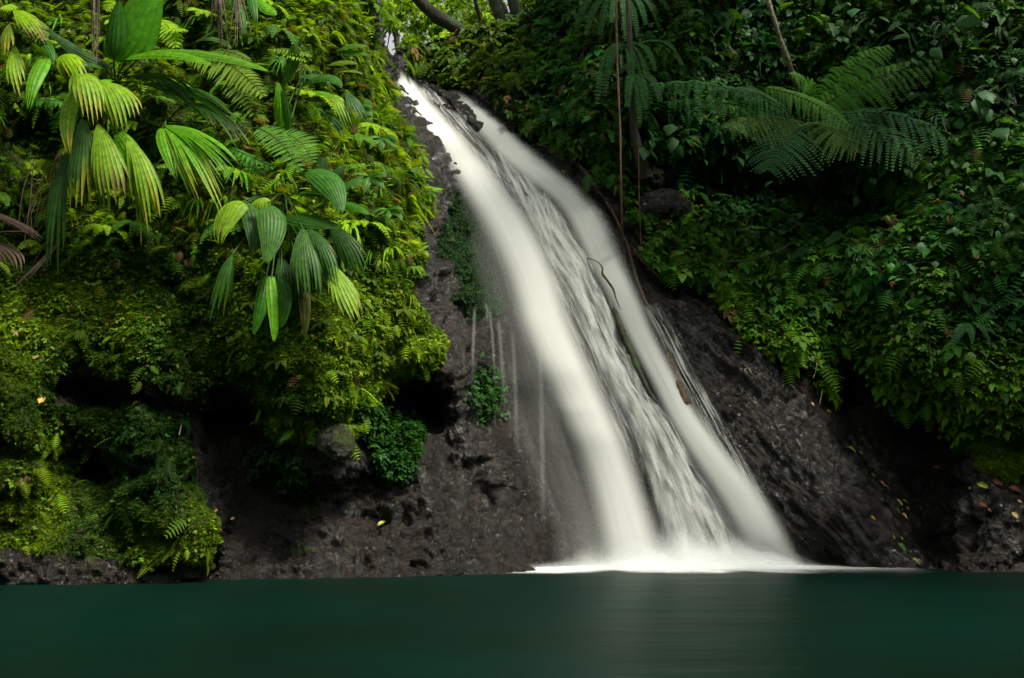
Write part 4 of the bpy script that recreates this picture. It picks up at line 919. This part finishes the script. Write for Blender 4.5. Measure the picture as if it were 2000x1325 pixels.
# ------------------------------------------------------------------ fallen leaves, one by one
FL = [(1665, 880, 22, 15, 'y', 'long yellow green leaf lying high on the right slope'), (1682, 886, 12, 8, 'y', 'small yellow leaf touching the long yellow green leaf'), (1706, 930, 14, 8, 'g', 'dull green leaf on the right slope above the pink one'),
      (1724, 946, 14, 12, 'p', 'curled pinkish brown leaf on the right slope'), (1733, 953, 12, 12, 'y', 'yellow leaf just below the curled pinkish leaf'), (1757, 984, 18, 16, 't', 'broad tan leaf in the cluster of leaves on the slope'),
      (1768, 980, 12, 9, 'y', 'yellow leaf partly behind the broad tan leaf'), (1773, 994, 10, 6, 'o', 'orange leaf at the right of the leaf cluster'), (1754, 1000, 10, 14, 'g', 'green leaf under the broad tan leaf'),
      (1767, 1009, 12, 13, 't', 'tan oval leaf lowest in the leaf cluster'), (1705, 1012, 15, 7, 'o', 'flat orange leaf alone on the right slope'), (1798, 994, 12, 5, 'g', 'thin green leaf right of the leaf cluster'),
      (1746, 1050, 7, 8, 'y', 'tiny yellow leaf above the dark green leaf'), (1762, 1052, 7, 7, 'y', 'second tiny yellow leaf near the dark green leaf'), (1762, 1072, 20, 22, 'g', 'dark green leaf low on the right slope'),
      (1790, 1097, 20, 10, 'y', 'yellow green leaf nearest the waterline on the right'), (1587, 790, 8, 9, 'w', 'tiny whitish leaf on the upper right slope'), (1620, 806, 16, 8, 'y', 'yellow leaf at the top edge of the right slope'),
      (1922, 950, 30, 14, 'y', 'forked yellow green leaf on the ledge at right'), (1898, 955, 16, 5, 'y', 'slim yellow leaf left of the forked leaf on the ledge'), (1950, 944, 24, 8, 'b', 'brown curved leaf right of the forked leaf'),
      (1984, 957, 28, 12, 'b', 'large rusty leaf on the ledge at the right edge'), (1983, 1008, 12, 17, 't', 'crumpled yellowish leaf on the far right rock'), (1992, 980, 9, 7, 't', 'small tan leaf at the right edge'),
      (1920, 985, 26, 8, 'b', 'red brown leaf under the ledge at right'), (1935, 998, 14, 10, 'p', 'pink withered leaf under the ledge at right'), (1975, 862, 14, 5, 'y', 'slim yellow leaf on the green moss at right'),
      (1992, 815, 18, 18, 't', 'dry beige leaf caught at the right edge above the moss'), (455, 1013, 9, 9, 't', 'small cream leaf on the dark rock at left'), (746, 1022, 13, 20, 'y', 'yellow leaf on the bare rock left of the falls'),
      (82, 780, 9, 26, 'o', 'orange withered leaf hanging on the moss at left'), (1101, 336, 8, 12, 'y', 'tiny yellow leaf on the wet rock beside the right stream'), (1832, 912, 18, 5, 'b', 'brown leaf in the shaded crevice at right'), (2000, 905, 8, 10, 't', 'small tan leaf on the moss at the right edge')]
FC = {'y': (.30, .30, .03), 'g': (.08, .16, .03), 'p': (.36, .17, .13), 't': (.50, .36, .16), 'o': (.50, .24, .03), 'w': (.5, .45, .33), 'b': (.14, .06, .03)}
for (x, y, w, h, k, lab) in FL:
    c0 = np.array(Q(x, y, .03)); s = c0[1]/F
    i = int(np.clip(np.searchsorted(gx, x), 0, len(gx)-1)); j = int(np.clip(np.searchsorted(gy, y), 0, len(gy)-1)); nn = nz(NB2[max(j-3, 0):j+3, max(i-3, 0):i+3].mean((0, 1))+np.array([0, -.3, .2]))
    d = nz(np.array([w, 0, -h if x > 1000 else h*.8])*1.); d = nz(d-nn*(d@nn))
    tv, tf = t_leaf(.55, .25, .25) if k != 'y' else t_leaf(.42, .3, .3)
    L_ = math.hypot(w, h)*s*.85
    X = nz(np.cross(d, nn)); Z = np.cross(X, d); T = (tv-np.array([0, .5, -.12]))*L_
    V = c0+T[:, :1]*X+T[:, 1:2]*d+T[:, 2:]*Z
    tag(mesh_obj('fallen_leaf', V, tf, np.tile(np.array(FC[k])*rng.uniform(.8, 1.15), (len(V), 1)), M_fallen, None, origin=c0), lab, 'fallen leaf', 'fallen leaves on the rocks')

# ------------------------------------------------------------------ falling water
def water_mat(name, dens, edge=.25, su=10, sv=.6, contrast=.5, lo=.35, seed=0., fade=(0, .02, .97, 1.), bump=0., white=(.70, .72, .70)):
    m, N, L, out = nodes(name)
    uv = N('ShaderNodeUVMap', uv_map='UVMap'); sx = N('ShaderNodeSeparateXYZ'); L(uv.outputs[0], sx.inputs[0])
    at = N('ShaderNodeAttribute', attribute_name='Col'); sc = N('ShaderNodeSeparateColor'); L(at.outputs['Color'], sc.inputs['Color'])
    cb = N('ShaderNodeCombineXYZ'); a = N('ShaderNodeMath', operation='MULTIPLY'); a.inputs[1].default_value = su; L(sx.outputs[0], a.inputs[0]); L(a.outputs[0], cb.inputs[0])
    b = N('ShaderNodeMath', operation='MULTIPLY'); b.inputs[1].default_value = sv; L(sx.outputs[1], b.inputs[0]); L(b.outputs[0], cb.inputs[1]); cb.inputs[2].default_value = seed
    n = N('ShaderNodeTexNoise', i_Scale=1.0, i_Detail=6.0); n.inputs['Roughness'].default_value = .6; n.inputs['Distortion'].default_value = .5; L(cb.outputs[0], n.inputs['Vector'])
    cb2 = N('ShaderNodeVectorMath', operation='MULTIPLY'); cb2.inputs[1].default_value = (4, 2.2, 1); L(cb.outputs[0], cb2.inputs[0])
    n2 = N('ShaderNodeTexNoise', i_Scale=1.0, i_Detail=4.0); L(cb2.outputs[0], n2.inputs['Vector'])
    ad = N('ShaderNodeMath', operation='MULTIPLY_ADD'); L(n2.outputs['Fac'], ad.inputs[0]); ad.inputs[1].default_value = .35; L(n.outputs['Fac'], ad.inputs[2])
    rp = ramp(N, [(lo+.175, 1-contrast), (lo+.175+.25, 1.)]); L(ad.outputs[0], rp.inputs['Fac'])
    # R = edge fade, G = extra density drawn along the stream
    m1 = N('ShaderNodeMath', operation='MULTIPLY'); L(rp.outputs[0], m1.inputs[0]); L(sc.outputs[0], m1.inputs[1])
    m2 = N('ShaderNodeMath', operation='MULTIPLY'); L(m1.outputs[0], m2.inputs[0]); m2.inputs[1].default_value = dens; m2.use_clamp = True
    df = N('ShaderNodeBsdfDiffuse'); df.inputs['Color'].default_value = (*white, 1)
    tl = N('ShaderNodeBsdfTranslucent'); tl.inputs['Color'].default_value = (*white, 1)
    x = N('ShaderNodeMixShader'); x.inputs[0].default_value = .3; L(df.outputs[0], x.inputs[1]); L(tl.outputs[0], x.inputs[2])
    if bump:
        bp = N('ShaderNodeBump', i_Strength=bump, i_Distance=.05); L(n.outputs['Fac'], bp.inputs['Height']); L(bp.outputs[0], df.inputs['Normal'])
    tr_ = N('ShaderNodeBsdfTransparent'); y = N('ShaderNodeMixShader'); L(m2.outputs[0], y.inputs[0]); L(tr_.outputs[0], y.inputs[1]); L(x.outputs[0], y.inputs[2])
    L(y.outputs[0], out.inputs['Surface']); return m
e_fall = empty('waterfall', P(1250, 1105, 12.5), 'tall white silky waterfall sliding down the dark rock slope into the pool', 'waterfall')
def depth_s(px, py):  # smooth fall slope
    return depth(px, py)
def stream(name, rows, mat, off=.2, bulge=.15, nc=33, nr=150, soft=.25, parent=e_fall, fadein=.03, fadeout=.0, softr=None, label=None, wob=0.):
    rows = np.array(rows, float); py = np.linspace(rows[0, 0], rows[-1, 0], nr)
    k = np.ones(9)/9
    def sm(a): 
        v = np.interp(py, rows[:, 0], a); pad = np.concatenate([np.full(8, v[0])+(np.arange(-8, 0))*(v[1]-v[0]), v, np.full(8, v[-1])+(np.arange(1, 9))*(v[-1]-v[-2])])
        return np.convolve(np.convolve(pad, k, 'same'), k, 'same')[8:-8]
    xl, xr = sm(rows[:, 1]), sm(rows[:, 2])
    s = np.linspace(0, 1, nc); X = xl[:, None]+(xr-xl)[:, None]*s[None]; Yp = np.repeat(py[:, None], nc, 1)
    D = depth_s(X, Yp)
    Dm = D[:, nc//2][:, None]; D = D*.6+Dm*.4
    bl = np.sin(math.pi*s)**.7
    offr = off if np.isscalar(off) else np.interp(py, [o[0] for o in off], [o[1] for o in off])[:, None]
    D = D-offr-bulge*bl[None]
    V = P(X, Yp, D)
    if wob: V = V+NRM*0 if False else V+(fbm(V*np.array([3, 3, .8]), 3)*wob)[..., None]*np.array([0, -1, .3])
    along = np.concatenate([[0], np.cumsum(np.linalg.norm(np.diff(V[:, nc//2], axis=0), axis=1))])
    uv = np.stack([np.repeat(s[None], nr, 0)*1.0, np.repeat(along[:, None], nc, 1)], -1)
    sl = soft; sr_ = softr if softr is not None else soft
    ed = sstep(0, sl, s)*sstep(0, sr_, 1-s); t = np.linspace(0, 1, nr)
    fd = (sstep(0, max(fadein, 1e-4), t) if fadein else np.ones(nr))*(sstep(0, fadeout, 1-t) if fadeout else 1)
    Rr = ed[None]*fd[:, None]; C = np.stack([Rr, Rr*0, Rr*0], -1)
    o = mesh_obj(name, V.reshape(-1, 3), gridF(nr, nc), C.reshape(-1, 3), mat, parent, uv=uv.reshape(-1, 2))
    if label: o['label'] = label
    return o
S1 = [(132, 758, 786), (145, 764, 792), (181, 780, 834), (217, 800, 862), (254, 822, 894), (290, 850, 932), (334, 880, 970), (436, 934, 1050), (538, 980, 1098), (640, 1010, 1130), (742, 1052, 1178), (850, 1104, 1228), (950, 1140, 1264), (1050, 1160, 1302), (1110, 1165, 1325)]
S2 = [(275, 958, 985), (330, 978, 1050), (362, 998, 1066), (400, 1012, 1090), (450, 1036, 1110), (500, 1060, 1156), (550, 1094, 1178), (600, 1120, 1198), (650, 1140, 1212), (700, 1163, 1242), (740, 1180, 1258), (800, 1215, 1300), (850, 1240, 1330), (900, 1258, 1360), (950, 1270, 1395), (1000, 1280, 1430), (1050, 1290, 1462), (1110, 1295, 1485)]
S3 = [(176, 868, 892), (200, 876, 920), (217, 892, 945), (254, 920, 994), (290, 950, 1040), (326, 985, 1076), (362, 1040, 1125), (400, 1084, 1170), (450, 1112, 1192), (500, 1134, 1212), (550, 1164, 1232), (600, 1190, 1256), (650, 1215, 1272), (700, 1240, 1300), (750, 1268, 1325), (800, 1290, 1352), (850, 1314, 1394), (900, 1346, 1432), (950, 1378, 1480), (1000, 1408, 1512), (1050, 1434, 1540), (1110, 1455, 1566)]
S4 = [(165, 800, 862), (217, 838, 900), (254, 872, 935), (300, 912, 975), (360, 948, 1015), (450, 1010, 1070), (560, 1064, 1122), (700, 1130, 1192), (850, 1196, 1270), (960, 1235, 1300)]
S5 = [(230, 925, 950), (290, 960, 1000), (340, 985, 1060), (380, 1010, 1098), (430, 1060, 1125), (500, 1115, 1150)]
Mw1 = water_mat('silky_water', 1.0, su=3.5, sv=.12, contrast=.12, lo=.2, seed=1.)
Mw1b = water_mat('silky_water_veil', .17, su=3.5, sv=.12, contrast=.45, lo=.30, seed=4.)
Mw2 = water_mat('cascade_water', 1.0, su=8, sv=.8, contrast=.93, lo=.305, seed=7., bump=.8)
Mw2b = water_mat('cascade_film', .8, su=11, sv=1.3, contrast=1., lo=.43, seed=9.)
Mw3 = water_mat('side_water', 1.0, su=5, sv=.35, contrast=.28, lo=.22, seed=12.)
Mv = water_mat('thin_veil', .09, su=5, sv=.06, contrast=.7, lo=.34, seed=15.)
Mt = water_mat('trickle_water', .11, su=2, sv=.3, contrast=.4, lo=.3, seed=20.)
OFF1 = [(130, .12), (250, .18), (600, .3), (800, .45), (1110, .3)]
S1 = [(y, a-6, b+2) for y, a, b in S1]
stream('main_stream', S1, Mw1, OFF1, .16, soft=.42, softr=.36, label='broad opaque white stream on the left')
stream('main_stream_veil', [(y, a-10-.05*(y-130), b+6) for y, a, b in S1], Mw1b, [(y, o-.08) for y, o in OFF1], .12, soft=.45)
stream('cascade', S2, Mw2, .12, .08, soft=.15, wob=.06, label='streaky middle cascade with rock showing through')
stream('cascade_film', [(y, a-6, b+4) for y, a, b in S2], Mw2b, .18, .1, soft=.15, wob=.06)
stream('cascade_film', S4, Mw2b, .1, .04, soft=.3, wob=.04, fadeout=.2)
stream('cascade_film', S4, Mw1b, .12, .04, soft=.4, wob=.03, fadeout=.2)
S3 = [(y, a-3, b+9) for y, a, b in S3]
stream('cascade_film', S5, Mw2b, .1, .05, soft=.25, wob=.05, fadeout=.3)
stream('side_stream', S3, Mw3, .16, .12, soft=.34, label='narrower white stream on the right')
stream('side_stream_veil', [(y, a-6, b+14) for y, a, b in S3], Mw1b, .08, .12, soft=.4)
stream('side_veil', [(590, 1240, 1290), (650, 1275, 1325), (720, 1310, 1355), (790, 1345, 1400), (850, 1378, 1432), (920, 1415, 1472), (1000, 1455, 1512), (1105, 1510, 1575)], Mw2b, .12, .06, soft=.3)
stream('spray_veil', [(560, 930, 1040), (650, 945, 1080), (750, 955, 1120), (850, 980, 1150), (950, 1020, 1180), (1040, 1060, 1200), (1105, 1060, 1220)], Mv, .5, .1, soft=.4, fadein=.35)
stream('spray_veil', [(400, 890, 950), (480, 900, 1000), (560, 925, 1020), (650, 940, 1040)], Mv, .25, .08, soft=.4, fadein=.4, fadeout=.4)
for (x0, y0, x1, y1, w) in [(928, 595, 922, 780, 9), (948, 590, 954, 640, 7), (955, 600, 968, 770, 8), (1052, 640, 1062, 1090, 15), (972, 620, 985, 800, 12), (1000, 640, 1010, 900, 12)]:
    ys = np.linspace(y0, y1, 6); rows = [(y, x0+(x1-x0)*(i/5)**.6-w/2, x0+(x1-x0)*(i/5)**.6+w/2) for i, y in enumerate(ys)]
    stream('trickle', rows, Mt, .75 if x0 > 1040 else .55, .02, nc=7, nr=50, soft=.5, fadein=.1, fadeout=.5)

# foam cushion where the water lands + foam sheet on the pool
def foam_mat():
    m, N, L, out = nodes('foam_water')
    at = N('ShaderNodeAttribute', attribute_name='Col'); sc = N('ShaderNodeSeparateColor'); L(at.outputs['Color'], sc.inputs['Color'])
    tc = N('ShaderNodeTexCoord'); mp = N('ShaderNodeMapping'); mp.inputs['Scale'].default_value = (.5, 2.2, 1); L(tc.outputs['Object'], mp.inputs['Vector'])
    n = N('ShaderNodeTexNoise', i_Scale=1.5, i_Detail=5.0); L(mp.outputs[0], n.inputs['Vector'])
    r = ramp(N, [(.3, .45), (.6, 1.)]); L(n.outputs['Fac'], r.inputs['Fac'])
    mm = N('ShaderNodeMath', operation='MULTIPLY'); L(r.outputs[0], mm.inputs[0]); L(sc.outputs[0], mm.inputs[1])
    d = N('ShaderNodeBsdfDiffuse'); d.inputs['Color'].default_value = (.74, .77, .765, 1); t = N('ShaderNodeBsdfTransparent')
    x = N('ShaderNodeMixShader'); L(mm.outputs[0], x.inputs[0]); L(t.outputs[0], x.inputs[1]); L(d.outputs[0], x.inputs[2]); L(x.outputs[0], out.inputs['Surface']); return m
M_foam = foam_mat()
u, v = np.meshgrid(np.linspace(0, 1, 120), np.linspace(0, 1, 40))
fx = -1.1+u*8.0; xc = 2.1
fy = 11.15+.25*fbm(np.stack([u*6, 0*u, 0*u+3], -1), 2)*0+v*2.0
fz = .012+0*u
a_ = np.clip(1-((fx-2.0)/3.6)**2, 0, 1)**.6*sstep(0, .12, v)
a_ *= 1-.85*sstep(2.9, 4.4, fx)*sstep(.55, .2, v)
a_ *= np.clip(sstep(0, .35, v+.22*fbm(np.stack([fx*1.2, fy*0, fx*0+2], -1), 3)), 0, 1)
tag(mesh_obj('foam', np.stack([fx, fy, fz], -1).reshape(-1, 3), gridF(40, 120), np.stack([a_]*3, -1).reshape(-1, 3), M_foam), kind='stuff')
# three rising skirts of splash (real bulging shells) 
for k, (x0, x1, Yb, hh) in enumerate([(.6, 4.5, 12.5, .85), (.2, 4.6, 12.35, .62), (1.2, 4.2, 12.2, .55), (-.3, 4.8, 12.0, .30)]):
    u, v = np.meshgrid(np.linspace(0, 1, 90), np.linspace(0, 1, 24))
    X = x0+u*(x1-x0); env = np.sin(math.pi*u)**.8*(.75+.5*fbm(np.stack([u*5, 0*u, 0*u+k*3.3], -1), 3)); env = np.clip(env, 0, 2)
    Z = v*hh*env; Yy = Yb-.35*np.cos(v*math.pi/2)*np.sin(math.pi*u)**.5
    al = np.sin(math.pi*u)**1.1*(1-sstep(.0, 1., v))**1.3*.8
    mesh_obj('splash', np.stack([X, Yy, Z+.013], -1).reshape(-1, 3), gridF(24, 90), np.stack([al]*3, -1).reshape(-1, 3), M_foam, e_fall)

# mist hanging round the foot of the fall
m, N, L, out = nodes('spray_mist')
tc = N('ShaderNodeTexCoord'); ln = N('ShaderNodeVectorMath', operation='LENGTH'); L(tc.outputs['Object'], ln.inputs[0])
rp = ramp(N, [(0., 1.), (.45, .35), (1., 0.)], 'EASE'); L(ln.outputs['Value'], rp.inputs['Fac'])
mu = N('ShaderNodeMath', operation='MULTIPLY'); mu.inputs[1].default_value = 2.1; L(rp.outputs[0], mu.inputs[0])
pv = N('ShaderNodeVolumePrincipled'); pv.inputs['Color'].default_value = (.93, .96, .95, 1); L(mu.outputs[0], pv.inputs['Density']); L(pv.outputs[0], out.inputs['Volume'])
M_mist = m; M_mist.cycles.volume_step_rate = 1.5 if hasattr(M_mist.cycles, 'volume_step_rate') else 1
def mist(c, rad, rot=0):
    n = 16; u, v = np.meshgrid(np.linspace(0, 2*math.pi, 2*n, endpoint=False), np.linspace(.02, math.pi-.02, n))
    d = np.stack([np.cos(u)*np.sin(v), np.sin(u)*np.sin(v), np.cos(v)], -1)
    o = mesh_obj('mist', d.reshape(-1, 3), gridF(n, 2*n, True), None, M_mist); o.location = c; o.scale = rad; o.rotation_euler = (0, rot, 0)
    return tag(o, kind='stuff')
mist((2.4, 12.25, .05), (2.3, .85, 1.05))

# ------------------------------------------------------------------ pool
m, N, L, out = nodes('pool_water')
tc = N('ShaderNodeTexCoord'); mp = N('ShaderNodeMapping'); mp.inputs['Scale'].default_value = (.35, 1.3, 1); L(tc.outputs['Object'], mp.inputs['Vector'])
n = N('ShaderNodeTexNoise', i_Scale=1.2, i_Detail=4.0); L(mp.outputs[0], n.inputs['Vector'])
b = N('ShaderNodeBump', i_Strength=.35, i_Distance=.06); L(n.outputs['Fac'], b.inputs['Height'])
p = N('ShaderNodeBsdfPrincipled', i_Roughness=.42); p.inputs['IOR'].default_value = 1.33; p.inputs['Specular IOR Level'].default_value = .085
n5 = N('ShaderNodeTexNoise', i_Scale=.33, i_Detail=3.0); L(tc.outputs['Object'], n5.inputs['Vector'])
rc5 = ramp(N, [(.35, (.0019, .0072, .0039)), (.62, (.0010, .0106, .0074))]); L(n5.outputs['Fac'], rc5.inputs['Fac']); L(rc5.outputs[0], p.inputs['Base Color'])
L(b.outputs[0], p.inputs['Normal']); L(p.outputs[0], out.inputs['Surface'])
M_pool = m
tag(mesh_obj('water', [(-60, -45, 0), (60, -45, 0), (60, 17, 0), (-60, 17, 0)], [(0, 1, 2, 3)], None, M_pool), kind='structure')
tag(mesh_obj('ground', [(-300, -300, -1.5), (300, -300, -1.5), (300, 300, -1.5), (-300, 300, -1.5)], [(0, 1, 2, 3)], np.zeros((4, 3)), M_rock), kind='structure')

# ------------------------------------------------------------------ light, sky, camera
SUN_EL, SUN_AZ = R(58), R(128)        # azimuth clockwise from +Y
w = bpy.data.worlds.new('World'); scene.world = w; w.use_nodes = True; nt = w.node_tree
bg = nt.nodes['Background']; sky = nt.nodes.new('ShaderNodeTexSky'); sky.sky_type = 'NISHITA'; sky.sun_disc = False
sky.sun_elevation = SUN_EL; sky.sun_rotation = SUN_AZ; sky.air_density = 1.2; sky.dust_density = 4.0; sky.ozone_density = .5
hs = nt.nodes.new('ShaderNodeHueSaturation'); hs.inputs['Saturation'].default_value = .15; sky_warm = nt.nodes.new('ShaderNodeMix'); sky_warm.data_type = 'RGBA'; sky_warm.blend_type = 'MULTIPLY'; sky_warm.inputs[0].default_value = 1; sky_warm.inputs[7].default_value = (1.0, 1.0, .96, 1)
nt.links.new(sky.outputs[0], hs.inputs['Color']); nt.links.new(hs.outputs[0], sky_warm.inputs[6]); nt.links.new(sky_warm.outputs[2], bg.inputs['Color']); bg.inputs['Strength'].default_value = .11
sd = Vector((math.sin(SUN_AZ)*math.cos(SUN_EL), math.cos(SUN_AZ)*math.cos(SUN_EL), math.sin(SUN_EL)))
ld = bpy.data.lights.new('sun', 'SUN'); ld.energy = 3.7; ld.angle = R(12); ld.color = (1, .95, .80)
lo = bpy.data.objects.new('sun', ld); col.objects.link(lo); lo.rotation_euler = sd.to_track_quat('Z', 'Y').to_euler()
cd = bpy.data.cameras.new('camera'); cd.sensor_width = 36; cd.lens = F/2000*36; cd.clip_end = 1000; cd.clip_start = .05
co = bpy.data.objects.new('camera', cd); col.objects.link(co); co.location = (0, 0, H); co.rotation_euler = (R(90)+PITCH, 0, 0); scene.camera = co
vs = scene.view_settings; vs.view_transform = 'Standard'; vs.look = 'None'; vs.gamma = 1; vs.exposure = 0.95
scene.render.engine = 'CYCLES'; cy_ = scene.cycles
cy_.use_denoising = True; cy_.max_bounces = 7; cy_.diffuse_bounces = 3; cy_.glossy_bounces = 3; cy_.transmission_bounces = 4; cy_.transparent_max_bounces = 24; cy_.volume_bounces = 1
cy_.caustics_reflective = False; cy_.caustics_refractive = False
